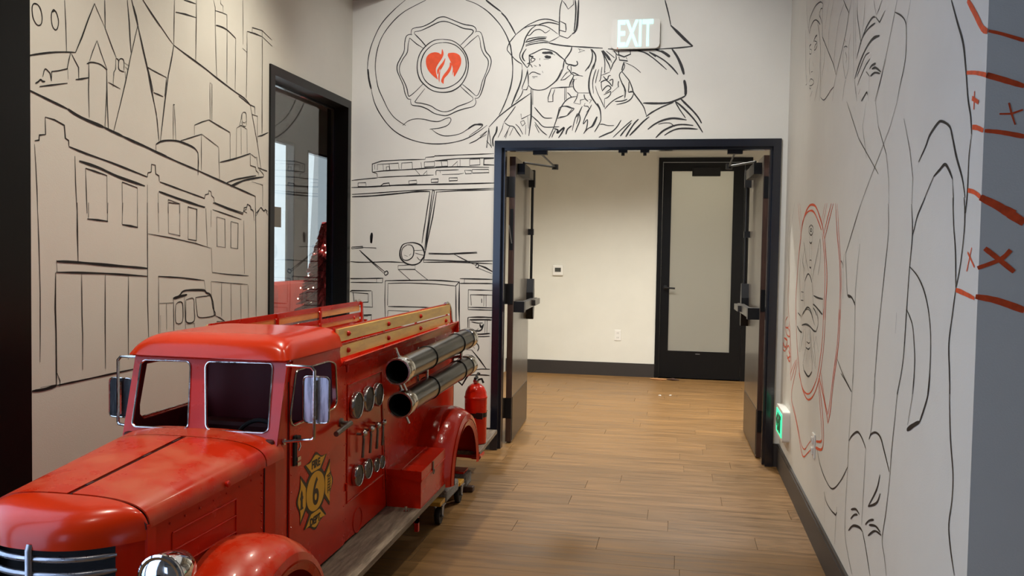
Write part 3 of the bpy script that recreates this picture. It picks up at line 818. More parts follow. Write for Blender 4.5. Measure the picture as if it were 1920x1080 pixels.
 ('R','figures'): '''3s5288,2878 5288,2824 5215,2717 5137,2650
3l5116,2829 5126,2769
7s4683,2687 4750,2715 4850,2736 4970,2749 5091,2743 5160,2725 5172,2690
6s4759,2679 4727,2676 4694,2666
4s4743,2677 4797,2664 4732,2623 4688,2587
5l4687,2707 4681,2677 4687,2611 4666,2518 4613,2482
7s5137,2650 5095,2676 5008,2682 4919,2668 4830,2637 4753,2601
4s4847,2640 4785,2572 4734,2506 4698,2420 4685,2320 4696,2200
3s4724,2503 4721,2376 4763,2301 4874,2231
4l5303,2713 5262,2522 5219,2394
8s4850,2571 4911,2576 4977,2565
5s4942,2563 4860,2538 4839,2516 4887,2507 4932,2512 4908,2532 4858,2530
6s5063,2574 5122,2577 5134,2564
4s5107,2558 5041,2537 5052,2519 5113,2535 5107,2558
4s4923,2502 4928,2495
3s4980,2461 4949,2429
6l5030,2415 4968,2406
4s5076,2408 5112,2458 5096,2508
4s5087,2373 5033,2379 4940,2353 4916,2335 4989,2336 5082,2351
4s5213,2439 5183,2387 5232,2383
4s5080,2343 5048,2327 5013,2330
5l5039,2283 4964,2301
5s4666,2518 4484,2409 4302,2301 4224,2238
4l4213,2236 4262,2200 4296,2131
5s4667,2215 4555,2181 4441,2184 4361,2192 4276,2192
3l4561,2436 4578,2374 4653,2299 4667,2215
3l4473,2646 4535,2603 4580,2535
3l4345,2610 4428,2551 4464,2483 4460,2404
3s4072,2515 4183,2478 4244,2407 4286,2328 4286,2284
6l4087,2536 4022,2491 3944,2441
5l3891,2481 3948,2440 4002,2373 4073,2323 4170,2268 4219,2237
3l3844,2467 3816,2303 3795,2126
3l3804,2444 3782,2314 3753,2199
5s3764,2444 3758,2385 3703,2306 3659,2242
3l3608,2400 3617,2347 3652,2248
3l3447,2354 3426,2324 3397,2288
5l3308,2315 3351,2296 3404,2281 3336,2244 3253,2263
8s3412,2281 3437,2290 3487,2294 3571,2284 3649,2259
7s3408,2260 3500,2269 3587,2269 3658,2257 3744,2205
10s3328,2195 3425,2210 3508,2210 3593,2197 3681,2172 3771,2129
5s3494,2173 3572,2178 3659,2152 3732,2129
5s3481,2147 3566,2136 3670,2106 3706,2090
8s3484,2110 3443,2114 3377,2107
8s3441,2101 3374,2091 3285,2058
8s3462,2079 3388,2076 3299,2055
7l3544,2112 3479,2082
3l3479,2082 3482,1990
8s3618,2014 3565,2023 3522,2030 3503,2017
3s3888,2340 3922,2288 3909,2213 3967,2168
4s4038,2319 3992,2313 3956,2300
3s4038,2324 4052,2268 4006,2200 3967,2168
3s3999,2290 3960,2256 3979,2238
3l3966,2164 4007,2143 4031,2085
3s4033,2355 3995,2330
4l3771,2125 3743,2081 3706,2029
4l3680,2051 3649,2066
4l3228,2091 3288,2031 3372,1971
4l2899,2198 2949,2133
5s3102,2216 3019,2183 2964,2152 2943,2119 2938,2050 2956,2005 3004,1952 3032,1910
4l3080,2250 3114,2208 3237,2071 3361,1967
8s2476,2078 2418,2006 2363,1939 2332,1864 2308,1792 2283,1746 2271,1701
6s2271,1701 2284,1651 2286,1570 2294,1515
8s2742,1685 2672,1722 2635,1748 2562,1770 2521,1770 2452,1747 2424,1717 2385,1662 2331,1603 2302,1552
8s2581,1628 2527,1641 2479,1651 2442,1633 2409,1607
4s2722,1535 2654,1581 2581,1628
5l2409,1607 2396,1559 2392,1519
3l3032,1910 3117,1843 3281,1756 3402,1697 3559,1612
3l3361,1967 3298,1869 3161,1756 3115,1672 3096,1585
4l3929,2065 3647,1873 3273,1699
4l2934,1841 2847,1732 2801,1644 2802,1568
3l3518,1994 3578,1910 3484,1778
6s2658,1576 2733,1528 2768,1486 2787,1468
5s3560,1611 3657,1548 3758,1478 3848,1419
5s3848,1419 3813,1335 3770,1250 3680,1244 3610,1225
8s3770,1250 3680,1244 3609,1217
3s3877,1419 3887,1334 3869,1230
5s3949,1391 3903,1376 3900,1357
4l3559,1457 3612,1282 3608,1210 3595,1068 3611,878
5s3960,964 3823,919 3625,875
6s3106,1585 3091,1484 3126,1362 3172,1210 3198,1107 3229,925
7s2806,1567 2783,1476 2804,1367 2820,1244 2842,1086 2900,977
6s2800,1378 2710,1352 2637,1313 2584,1259 2554,1191 2549,1101 2563,1029
6s2821,1249 2752,1211 2725,1164 2707,1102 2714,1006
6s2400,1559 2385,1489 2362,1420 2348,1328
6s2310,1554 2299,1513 2300,1464 2319,1388 2348,1328
4l2289,1552 2296,1513
7s2348,1328 2369,1258 2388,1187 2375,1118 2364,1061
3l2941,1231 2946,1164
3l5560,1734 5782,1528 5746,1261 5651,1139
3l5769,1747 5873,1506 5726,1296
6s3862,915 3731,894 3625,873
4s3600,950 3615,859 3635,750 3648,642 3652,550 3668,409 3659,289 3577,226 3502,187
4s3224,1000 3214,935 3236,879 3242,824 3257,781 3278,753
5s2856,1048 2898,972 2913,910 2937,821 2952,746 2957,696 2992,576 3030,474 2991,427 2957,379
8s3645,673 3582,708 3484,741 3407,737 3329,712
8s3279,757 3251,779 3179,800 3106,799 3047,767 2965,715
4s3329,712 3338,600 3348,500 3356,421
8s2547,1089 2558,1031 2598,977 2632,940
13s2632,940 2690,920 2767,890
4l2710,1068 2721,994 2762,906
6s4418,465 4315,415 4147,386 3973,393 3785,479 3655,565
5s4188,323 4130,296 4003,293 3878,308
8l3979,292 3878,305 3854,324
3l4168,303 4146,191
4l3858,347 3872,271 3882,178
8s3093,674 3135,612 3257,520
8s3079,614 3129,568 3257,519
8s3556,422 3465,449 3401,449
8s3558,385 3496,418 3434,438
9s3594,327 3507,373 3387,403 3336,403
6s3336,403 3281,369 3191,294
8s3293,443 3234,475 3162,500
9s3232,460 3131,487 3060,489
8s3241,419 3142,467 3045,483
6s2372,1113 2362,1028 2344,946 2315,867 2316,801 2333,735 2312,680 2275,628''',
 ('R','badge'): '''12s5244,1515 5210,1571 5103,1642 4969,1678 4848,1682 4709,1663 4571,1606 4474,1553 4402,1492
10s5248,1534 5194,1602 5047,1646 4870,1652 4741,1631 4601,1580 4505,1538
12s4402,1492 4340,1402 4296,1308 4304,1214 4315,1108
8s4475,1521 4399,1423 4360,1338 4348,1243 4354,1105
10s5231,1521 5314,1400 5358,1269 5381,1150 5354,1033
5s5210,1571 5283,1477 5332,1374
7l4412,1663 4498,1587
7l4357,1660 4470,1564
10l4238,1653 4334,1591 4433,1514
10l4184,1650 4285,1578 4402,1492
8l4125,1646 4069,1520 3976,1383 3944,1278 3945,1136
6l4077,1643 4027,1519 3949,1383 3918,1279 3919,1138
6l5411,1722 5342,1634 5251,1547
6l5337,1718 5242,1611
6s5731,1315 5761,1202 5734,1090 5658,1013
9s5358,1096 5312,960 5213,831 5088,721 4930,665 4767,656 4585,711 4449,802 4371,897 4322,1008 4306,1159
8s5160,747 4983,683 4801,681 4642,726 4491,812
9s4365,1156 4371,1019 4429,898 4491,812
10s3926,1182 3934,1059 3989,936 4049,823 4091,717 4142,650
8s3956,1180 3969,1042 4041,895 4117,741 4150,689
9s4142,650 4244,720 4348,778 4444,826
7s4149,687 4247,734 4386,849
9s4451,810 4333,705 4269,611 4253,532 4315,490 4443,472
13s4464,499 4345,522 4301,537
14s4473,466 4315,490 4260,517
6s4456,786 4365,669 4296,561 4310,535
8s4633,420 4737,379 4875,329 4972,344 5082,400 5235,471 5417,533 5447,595 5356,684 5221,803
6s4642,464 4745,419 4854,374 4979,378 5124,437 5341,526
7s5665,1018 5584,848 5537,717 5499,654
6s5617,982 5518,797 5488,704
7l5499,654 5245,819
5l5546,687 5311,802
6s5749,1027 5851,995 5858,953 5708,960 5638,1005
7s5855,943 5762,910 5616,914 5657,949 5791,959
12s5961,840 5825,823 5736,873 5908,877
9s5820,803 5665,850 5573,800 5710,765
10s5731,783 5602,758 5555,793 5658,821
7s5906,867 5951,800 5819,798''',
 ('R','toolbadge'): '''6s4854,1576 4925,1565 4928,1541 4842,1520 4779,1537 4784,1561 4854,1576
6s4854,1557 4888,1548 4846,1539 4816,1548 4854,1557
5l4891,1521 4895,1484
5l4803,1519 4803,1483
8s4896,1487 4845,1477 4807,1484
4l4886,1478 4871,1389
4l4810,1477 4799,1389
5s4875,1386 4831,1389 4798,1385
4l4870,1383 4872,1353
4l4798,1383 4808,1354
8s4868,1353 4830,1347 4808,1353
4l4806,1345 4782,1308
4l5124,1491 5060,1444 5005,1388 4896,1329
4l5114,1487 5072,1456 5144,1375 5035,1327
4l5190,1419 5118,1363 5039,1265
4l5014,1388 5051,1320
5l4538,1495 4607,1429 4718,1332 4747,1285
5s4538,1495 4508,1445 4516,1380 4566,1315
4l4550,1448 4603,1407
9s5023,1272 4973,1298 4905,1314 4829,1301 4763,1271
4s5023,1272 5038,1198 5010,1131
4s4763,1271 4709,1195 4697,1082
5l5231,1394 5240,1285 5188,1159
4l5097,1264 5062,1104
7l5162,1208 5062,1209
8l5160,1160 5061,1163
9s4692,1207 4562,1202 4389,1203
5l4383,1204 4392,1129
10s4702,1162 4607,1155 4391,1128
8s4698,1144 4620,1131 4569,1112
5l4568,1143 4516,1099
8s5058,1085 4989,1114 4896,1135 4793,1129 4707,1091
8l5266,1080 5169,1071
5s5132,1065 5014,1108 4866,1125 4748,1108 4630,1059
7l4528,1146 4388,1131
8l5270,1083 5146,1071
10s5287,1003 5180,985 5081,984
10s5090,1023 4937,1040 4790,1040 4650,1029 4572,1032
5s4572,1032 4514,1076 4553,1121
4l4993,1013 5123,878
4l5116,994 5168,868 5121,871
4l4935,1027 4921,908 5001,821
6s5000,816 4943,784 4821,775
11s4956,787 4792,775 4671,816
5s4671,816 4670,861 4728,928 4790,1038
6s4888,950 4811,949 4773,958
7s4911,917 4822,916 4768,930
4l4849,907 4895,842
4l4821,910 4802,824
4l4781,914 4723,854
4l4770,1023 4683,925 4560,846
4l4676,1023 4536,853
4l4567,1008 4476,937
4l4633,946 4567,1008
4l4843,1017 4862,965
4l4815,1020 4793,971''',
 ('R','tape'): '''16s2341,2039 2287,1996 2248,1962 2218,1938 2186,1924
11s2326,1859 2263,1846 2213,1833 2182,1824
11s2268,1718 2234,1712 2189,1699
13s2286,1569 2237,1561 2190,1546
7l2261,1802 2262,1759
12l2278,1789 2229,1770
11s2348,1325 2304,1322 2206,1311
6l2239,1430 2269,1373
6l2267,1419 2214,1384''',
 ('F','tape2'): '''8s680,1925 707,1918 756,1901
13s680,1825 711,1815 760,1798
10s680,1698 715,1694 764,1684
17s677,1546 709,1529 751,1509
4l729,1761 736,1734 744,1711
4l710,1736 735,1736 759,1745
18s676,1545 712,1527 743,1506 771,1488
14s674,1316 719,1308 779,1287
13s690,1428 716,1407 754,1375
11s745,1425 724,1403 676,1382''',
}
HEART = [[(-1718,2618),(-1765,2656),(-1796,2696),(-1809,2740),(-1805,2779),(-1782,2804),(-1747,2813),(-1716,2808),(-1698,2798),(-1691,2834),(-1680,2800),(-1693,2766),(-1720,2728),(-1735,2694),(-1729,2655)],[(-1708,2596),(-1716,2635),(-1709,2674),(-1689,2703),(-1674,2732),(-1667,2770),(-1683,2746),(-1710,2713),(-1726,2684),(-1719,2655),(-1704,2694)],[(-1677,2588),(-1673,2625),(-1651,2649),(-1628,2682),(-1619,2721),(-1632,2740),(-1636,2711),(-1653,2683),(-1673,2659),(-1688,2635),(-1695,2606)],[(-1645,2804),(-1605,2806),(-1569,2792),(-1552,2763),(-1553,2724),(-1573,2681),(-1600,2638),(-1605,2672),(-1615,2648),(-1611,2691),(-1624,2735),(-1639,2765),(-1650,2789)]]

# ------------------------------------------------------------------ floor
floor = struct(MB().box(-5.4, 3.7, -3.7, 12.6, -.12, -.005).build('floor', M['slab']))
pl = MB().box(0, 1.2, 0, .1776, -.006, 0, .0005); plm = bpy.data.meshes.new('plank'); pl.b.to_mesh(plm); plm.materials.append(M['plank'])
cnt = 0; PW = .1786
yy = 1.95; row = 0; rest = MB()
while yy < YE-.02:
    lo, hi = (XL+.12, XR) if yy+PW < D+.1 else (-2.0, 1.5)
    x = lo - random.uniform(.05, 1.15)
    while x < hi:
        a = max(x, lo); e = min(x+1.199, hi)
        if e-a > .03:
            if e < -1.33 and yy < 4.9 and yy > 2.3:
                rest.box(a+.0005, e-.0005, yy, yy+.1776, -.006, 0)
            else:
                o = bpy.data.objects.new('plank', plm); COL.objects.link(o); o.parent = floor; o.location = (a, yy, 0); o.scale = ((e-a-.001)/1.2, 1, 1); cnt += 1
        x += 1.2
    yy += PW; row += 1
for (a, b, c, d) in ((-2.36, 3.5, -3.5, 1.948), (.679, 3.5, 1.9481, YR)): rest.box(a, b, c, d, -.006, 0)
rest.box(-5.3, -2.52, 2.9, 12.5, -.006, 0); rest.box(-2.4, -2.01, D+.13, YE, -.006, 0); rest.box(XL, XL+.119, 1.95, D, -.006, 0)
r_ = rest.build('plank_field', M['plank'], floor); r_['kind'] = 'stuff'
# ------------------------------------------------------------------ walls
def yz(name, outer, holes, x, th, m, parent=None):   # plate in the y,z plane whose room-side face is at x; th>0 extends to +x
    return plate(name, outer, holes, (x+th/2, 0, 0), (0, 1, 0), (0, 0, 1), abs(th), m, parent)
def xz(name, outer, holes, y, th, m, parent=None):
    return plate(name, outer, holes, (0, y+th/2, 0), (1, 0, 0), (0, 0, 1), abs(th), m, parent)
def rect(a, b, c, d): return [(a, c), (b, c), (b, d), (a, d)]
wl = struct(yz('wall_left', rect(-3.5, D+.12, 0, CEIL), [rect(4.745, 5.972, .02, 2.456), rect(.01, 2.815, .02, 2.96)], XL, -.15, M['wall']))
wb = struct(xz('wall_back', [(XL-.15, 0), (X0+.02, 0), (X0+.02, HF-.02), (X1-.02, HF-.02), (X1-.02, 0), (1.7, 0), (1.7, CEIL), (XL-.15, CEIL)], [], D, .12, M['wall']))
wr = MB(); wr.poly([(XR, YR, 0), (3.62, YR, 0), (3.62, YR+.12, 0), (XR+.12, YR+.12, 0), (XR+.12, D-.0005, 0), (XR, D-.0005, 0)], CEIL, (0, 0, 1)); wr = struct(wr.build('wall_right', M['wall']))
struct(yz('wall_side', rect(-3.5, YR, 0, CEIL), [], 3.5, .12, M['wall']))
struct(xz('wall_street', rect(-2.6, 3.7, 0, CEIL), [rect(-2.34, -1.36, .66, 2.54)], -3.62, .12, M['wall']))
struct(MB().box(XL-.15, 3.62, -3.62, D+.12, CEIL, CEIL+.1).build('ceiling', M['ceil']))
# corridor behind the double door
we = struct(xz('wall_end', rect(-2.1, 1.7, 0, 3.0), [rect(-.25, .76, .0, 2.50)], YE, .12, M['wall']))
struct(yz('wall_corridor_left', rect(D+.121, YE, 0, 3.0), [], -2.0, -.1, M['wall']))
struct(yz('wall_corridor_right', rect(D+.121, YE, 0, 3.0), [], 1.5, .1, M['wall']))
struct(MB().box(-2.1, 1.6, D+.121, YE, 3.0, 3.1).build('ceiling', M['ceil']))
# office behind the frosted door
struct(MB().box(-1.2, 1.8, 12.3, 12.4, 0, 2.8).box(-1.3, -1.2, YE+.13, 12.4, 0, 2.8).box(1.7, 1.8, YE+.13, 12.3, 0, 2.8).box(-1.3, 1.8, YE+.13, 12.4, 2.8, 2.9).build('wall_office', M['wall']))
# lounge behind the side window
wo = struct(yz('wall_lounge', rect(2.8, 12.4, 0, 3.2), [rect(8.2, 9.88, .1, 2.67), rect(10.25, 11.6, .1, 2.64)], -4.6, -.12, M['grey']))
struct(MB().box(-4.7, -2.1, 12.4, 12.5, 0, 3.2).box(-4.7, XL-.151, 2.7, 2.8, 0, 3.2).box(-2.2, -2.1, D+.13, 12.4, 0, 3.2).build('wall_lounge_ends', M['grey']))
struct(MB().box(-4.7, -2.1, 2.8, 12.4, 3.2, 3.3).build('ceiling', M['ceil']))
for n, (a, b, z) in enumerate(((8.2, 9.88, 2.67), (10.25, 11.6, 2.64))):
    f = struct(yz('window_%d' % (n+3), rect(a, b, .1, z), [rect(a+.03, b-.03, .13, z-.03)], -4.6, -.08, M['frame']))
    g = yz('window_glass', rect(a+.03, b-.03, .13, z-.03), [], -4.64, -.006, M['glass'], f)
f = struct(xz('window_5', rect(-2.34, -1.36, .66, 2.54), [rect(-2.30, -1.40, .70, 2.50)], -3.62, .10, M['frame']))
# ------------------------------------------------------------------ baseboards
BB = [('baseboard_right', XR-.015, XR, YR, D-.015), ('baseboard_back', X1+.001, XR, D-.015, D), ('baseboard_left', XL, XL+.015, 2.83, 4.73), ('baseboard_rear', XL, X0-.002, D-.015, D),
      ('baseboard_front', XR-.015, 3.5, YR-.015, YR), ('baseboard_corridor', -2.0, -.265, YE-.016, YE), ('baseboard_corner', XL, XL+.015, 5.99, D-.015), ('baseboard_end', .775, 1.5, YE-.016, YE)]
for n, a, b, c, d in BB:
    m = MB().box(a, b, c, d, 0, .138)
    if b-a < d-c: m.box(a if 'left' in n or 'corner' in n else a+.004, b if 'right' in n else b-.004, c, d, .138, .154)
    else: m.box(a, b, c+.004, d, .138, .154)
    struct(m.build(n, M['base']))
# ------------------------------------------------------------------ double door frame
fr = MB()
for (a, b) in ((X0, X0+.05), (X1-.05, X1)): fr.box(a, b, D-.022, D+.145, 0, HF)
fr.box(X0+.05, X1-.05, D-.022, D+.145, HF-.05, HF)
fr.box(X0+.05, X0+.066, D+.03, D+.10, 0, HF-.05); fr.box(X1-.066, X1-.05, D+.03, D+.10, 0, HF-.05); fr.box(X0+.066, X1-.066, D+.03, D+.10, HF-.066, HF-.05)
dfr = struct(fr.build('trim_1', M['frame']))
dfr['label'] = 'black steel frame around the open double doorway'
for x in (-.407, -.257):
    MB().box(x-.03, x+.03, D+.06, D+.11, HF-.078, HF-.066).tube([(x, D+.085, HF-.078), (x, D+.085, HF-.098)], .012).build('strike_plate', M['hardware'], dfr)
def leaf(name, hx, hy, fx, fy, side):
    # leaf from hinge (hx,hy) to free end (fx,fy) along its visible face, thickness towards -side
    U = Vector((fx-hx, fy-hy, 0)); Lh = U.length; U.normalize(); Nn = Vector((side*abs(U.y), -side*U.x, 0)).normalized()
    if Nn.x*side < 0: Nn = -Nn
    T = .044; H = 2.10; O = Vector((hx, hy, 0))
    def P(u, n, z): return O+U*u+Nn*n+Vector((0, 0, z))
    def B(mb, u0, u1, n0, n1, z0, z1): mb.hexa([P(u0, n0, z0), P(u1, n0, z0), P(u1, n1, z0), P(u0, n1, z0), P(u0, n0, z1), P(u1, n0, z1), P(u1, n1, z1), P(u0, n1, z1)]); return mb
    d = struct(B(MB(), .003, Lh, -.003, 0, .01, H).build(name, M['leaf']))
    d['label'] = 'left leaf of the double door, swung open into the corridor' if side > 0 else 'right leaf of the double door, swung open beside the low exit sign'
    B(MB(), 0, Lh, -T, -.0031, .01, H).build('door_core', M['brownedge'], d)
    B(MB(), .02, Lh-.02, .0, .003, .02, .34).build('kick_plate', M['kick'], d)
    for z in (1.88, 1.10, .26):
        B(MB(), -.006, .0, -T-.01, -.004, z-.075, z+.075).tube([P(-.006, -T-.016, z-.075), P(-.006, -T-.016, z+.075)], .009).build('hinge', M['hardware'], d)
    pb = B(MB(), .06, Lh-.05, .035, .075, .975, 1.035).build('panic_bar', M['bar'], d)
    B(MB(), .02, .10, .0, .078, .965, 1.045).build('bar_end_cap', M['hardware'], pb)
    c = MB(); pts = [(Lh-.13, .86), (Lh-.15, .95), (Lh-.15, 1.08), (Lh-.125, 1.19), (Lh-.075, 1.19), (Lh-.05, 1.08), (Lh-.05, .95), (Lh-.07, .86)]
    c.poly([P(u, 0, z) for u, z in pts], .055, Nn); c.build('latch_case', M['hardware'], pb)
    B(MB(), .55, Lh-.04, .075, .10, .985, 1.03).build('push_pad', M['bar'], pb)
    rd = MB().tube([P(Lh-.1, .03, 1.17), P(Lh-.1, .03, H-.10)], .011); rd.build('vertical_rod', M['hardware'], pb)
    B(MB(), Lh-.13, Lh-.07, 0, .05, H-.16, H-.02).build('top_latch', M['hardware'], pb)
    B(MB(), Lh-.12, Lh-.08, 0, .045, 1.55, 1.60).build('rod_guide', M['hardware'], pb)
    cl = B(MB(), .10, .42, 0, .055, 1.98, 2.06).build('door_closer', M['hardware'], d)
    B(MB(), .42, .66, 0, .055, 1.985, 2.055).build('closer_cover', M['bar'], cl)
    k = Vector((hx+side*.20, hy+.62, 2.085)); q = Vector((hx+side*.20, D+.10, HF-.075))
    MB().tube([P(.14, .04, 2.07), k], .008).tube([k, q], .007).tube([k-Vector((0, 0, .02)), k+Vector((0, 0, .02))], .026).box(q.x-.05, q.x+.05, q.y-.02, q.y+.03, q.z-.012, q.z+.012).build('closer_arm', M['hardware'], cl)
    return d, P, B
dl, P, B = leaf('door_1', -1.19, 6.255, -1.238, 7.18, 1)
B(MB(), -.002, 0, -.036, -.01, 1.42, 1.72).build('flush_bolt', M['hardware'], dl)
MB().tube([P(-.006, -.02, 1.47), P(-.05, -.034, 1.60)], .004).build('bolt_lever', M['caster'], dl)
leaf('door_2', .548, 6.235, .528, 7.16, -1)
# ------------------------------------------------------------------ frosted door at the corridor end
df = struct(xz('door_3', rect(-.262, .772, 0, 2.51), [rect(-.215, .69, .0, 2.46)], YE-.02, .14, M['blackwood']))
df['label'] = 'black framed corridor door with one tall frosted pane'
xz('door_leaf', rect(-.212, .687, .008, 2.455), [rect(-.115, .567, .315, 2.36)], YE+.005, .04, M['blackwood'], df)
xz('frosted_pane', rect(-.115, .567, .315, 2.36), [], YE+.02, .008, M['frost'], df)
MB().tube([(-.16, YE+.005, 1.035), (-.16, YE-.04, 1.035), (-.05, YE-.045, 1.03)], .010).lathe([(.027, 0), (.027, .012), (.012, .014)], (-.16, YE+.004, 1.035), (0, -1, 0)).build('lever_handle', M['hardware'], df)
MB().box(.11, .42, YE-.05, YE+.004, 2.30, 2.40, .004).build('door_closer', M['hardware'], df)
MB().box(.195, .245, YE+.002, YE+.004, .283, .290).build('maker_plate', M['caster'], df)
# ------------------------------------------------------------------ side window with dark frame
w1 = struct(yz('window_1', rect(4.73, 5.985, 0, 2.470), [rect(4.785, 5.93, .10, 2.415)], XL+.012, -.165, M['blackwood']))
w1['label'] = 'tall black framed interior window in the left wall'
yz('glass_stop', rect(4.785, 5.93, .10, 2.415), [rect(4.80, 5.915, .12, 2.40)], XL-.09, -.03, M['frame'], w1)
yz('window_glass', rect(4.79, 5.925, .11, 2.41), [], XL-.10, -.008, M['glass'], w1)
MB().box(XL-.1, XL-.098, 4.96, 5.10, 1.535, 1.66).build('paper_notice', M['grey'], w1)
w2 = struct(yz('window_2', rect(.0, 2.825, 0, 2.97), [rect(.10, 2.58, .08, 2.88)], XL+.010, -.165, M['blackwood']))
w2['label'] = 'black frame at the left edge of the picture'
yz('window_glass', rect(.10, 2.58, .08, 2.88), [], XL-.125, -.008, M['glass'], w2)
MB().box(XL-.16, XL-.005, 1.46, 1.52, .08, 2.88).build('mullion', M['blackwood'], w2)
# ------------------------------------------------------------------ murals
def ribbons(key, name, m, parent, wall):
    b = bmesh.new(); k = 0
    for ln in MURAL[key].split('\n'):
        i = 0
        while ln[i].isdigit(): i += 1
        w = int(ln[:i])/1000; mode = ln[i]; P = [tuple(float(v)/1000 for v in q.split(',')) for q in ln[i+1:].split()]
        if mode == 's' and len(P) > 2: P = catmull(P, 5)
        else:
            Q = []
            for a, c in zip(P, P[1:]):
                n = max(1, int(math.dist(a, c)/.08))
                for j in range(n): Q.append((a[0]+(c[0]-a[0])*j/n, a[1]+(c[1]-a[1])*j/n))
            Q.append(P[-1]); P = Q
        k += 1; off = .0012+k*.000004; n = len(P); prev = None; L = sum(math.dist(a, c) for a, c in zip(P, P[1:])) or 1; acc = 0; ph = random.random()*6
        for i, p in enumerate(P):
            a = P[max(0, i-1)]; c = P[min(n-1, i+1)]; dx, dy = c[0]-a[0], c[1]-a[1]; l = math.hypot(dx, dy) or 1e-6
            if i: acc += math.dist(P[i-1], p)
            t = acc/L; tp = .15 if key[1].startswith('tape') else .5; ww = w*(1-tp+tp*min(1, 6*t, 6*(1-t))**.6)*(1+.14*math.sin(acc*23+ph)+random.uniform(-.06, .06))
            nx, ny = -dy/l*ww/2, dx/l*ww/2
            def T(u, v):
                if wall == 'L': return (XL+off, u, v)
                if wall == 'R': return (XR-off, u, v)
                if wall == 'B': return (u, D-off, v)
                return (u, YR-off, v)
            cur = (b.verts.new(T(p[0]+nx, p[1]+ny)), b.verts.new(T(p[0]-nx, p[1]-ny)))
            if prev: b.faces.new((prev[0], prev[1], cur[1], cur[0]))
            prev = cur
    me = bpy.data.meshes.new(name); b.to_mesh(me); b.free(); o = link(name, me, m, parent); return o
def lab(o, s): o['label'] = s
lab(ribbons(('L', 'skyline'), 'skyline_drawing', M['line'], wl, 'L'), 'black line drawing of city towers and steeples')
lab(ribbons(('L', 'station'), 'fire_station_drawing', M['line'], wl, 'L'), 'black line drawing of a fire station with bay doors')
lab(ribbons(('B', 'emblem'), 'emblem_drawing', M['line'], wb, 'B'), 'black outline of a badge held by a hand in a circle')
lab(ribbons(('B', 'firefighters'), 'firefighters_drawing', M['line'], wb, 'B'), 'black line drawing of two helmeted firefighters')
lab(ribbons(('B', 'engine'), 'fire_engine_drawing', M['line'], wb, 'B'), 'black line drawing of the front of a fire engine')
lab(ribbons(('R', 'figures'), 'figures_drawing', M['line'], wr, 'R'), 'tall black line drawing of standing figures')
lab(ribbons(('R', 'badge'), 'badge_drawing', M['orange'], wr, 'R'), 'orange outline of a cross shaped badge')
lab(ribbons(('R', 'toolbadge'), 'helmet_and_tools_drawing', M['line'], wr, 'R'), 'black drawing of a helmet and tools inside the orange badge')
lab(ribbons(('R', 'tape'), 'orange_strokes', M['orange'], wr, 'R'), 'orange painted strokes and small cross')
lab(ribbons(('F', 'tape2'), 'orange_strokes', M['orange'], wr, 'F'), 'orange painted strokes with two crosses')
for i, h in enumerate(HEART):
    P = catmull([(a/1000, b/1000) for a, b in h]+[(h[0][0]/1000, h[0][1]/1000)], 4)[:-1]
    me = curve_mesh([P], .0006); me.transform(frame_mat((0, D-.0012, 0), (1, 0, 0), (0, 0, 1))); link('heart_flame', me, M['heart'], wb)
# ------------------------------------------------------------------ the fire truck
XS, XF, XC = -1.32, -1.90, -1.61       # near side, far side, centre line
tr = empty('fire_truck', (XC, 3.4, 0), 'red metal vintage fire truck, smaller than life, parked along the mural wall', 'truck')
RED, RT, RW, SM, CH, ST = M['red'], M['redtop'], M['redwelt'], M['seam'], M['chrome'], M['steel']
WINS = [(2.844, .974), (3.137, .973), (3.203, .955), (3.219, .803), (3.196, .782), (2.828, .782), (2.803, .800), (2.802, .834)]
def off(P, d):
    c = Vector((sum(p[0] for p in P)/len(P), sum(p[1] for p in P)/len(P))); out = []
    for p in P: v = Vector(p)-c; out.append(tuple(c+v*(1+d/v.length)))
    return out
side = [(2.70, .20), (3.90, .21), (4.31, .21), (4.31, .27), (4.35, .36), (4.45, .44), (4.605, .48), (4.76, .44), (4.86, .36), (4.90, .27), (4.90, .222), (5.05, .225), (5.05, .945), (3.25, .94), (3.25, 1.02), (2.80, 1.02), (2.725, .75), (2.725, .69), (2.66, .69), (2.70, .45)]
for nm, x, th, wh in (('near_side_panel', XS, -.012, off(WINS, .004)), ('far_side_panel', XF, .012, off(WINS, .004))):
    yz('side_panel', side, [wh], x, th, RED, tr)
# door with its window
door_o = [(2.803, .20), (3.315, .205), (3.315, .93), (3.262, .95), (3.245, 1.012), (2.822, 1.012), (2.803, .94)]
for x, th in ((XS, .006), (XF, -.006)):
    dr = yz('cab_door', rnd(door_o, .012, 2), [WINS], x, th, RED, tr)
    xx = x+(.008 if th > 0 else -.008)
    MB().tube([(xx, a, b) for a, b in rnd(WINS, .02, 3)], .0035, 6, closed=True).build('window_trim', CH, dr, True)
    if th > 0:
        yz('door_seam', [(2.796, .2), (2.803, .2), (2.803, .94), (2.796, .94)], [], XS, .0015, SM, tr); yz('door_seam', rect(3.315, 3.321, .2, .93), [], XS, .0015, SM, tr)
        hd = MB().tube([(XS+.006, 3.262, .712), (XS+.036, 3.262, .712)], .008).lathe([(.018, 0), (.018, .008), (0, .010)], (XS+.006, 3.262, .712), (1, 0, 0)).tube([(XS+.04, 3.285, .708), (XS+.04, 3.135, .693)], .0105, 12); hd.build('door_handle', ST, dr, True)
        st = MB().box(XS+.006, XS+.014, 2.823, 2.848, .64, .748, .003).box(XS+.006, XS+.018, 2.838, 2.87, .728, .742, .002); st.build('latch_strap', M['black'], dr)
        for z in (.655, .636): MB().box(XS+.010, XS+.018, 2.842, 2.868, z, z+.013).build('strap_buckle', CH, dr)
        MB().tube([(XS+.016, 2.856, .728), (XS+.02, 2.858, .705), (XS+.016, 2.852, .69)], .003).build('strap_hook', CH, dr)
    for z in (.905, .42): MB().tube([(xx, 3.325, z), (xx, 3.325, z+.03)], .007).build('door_hinge', RED, dr)
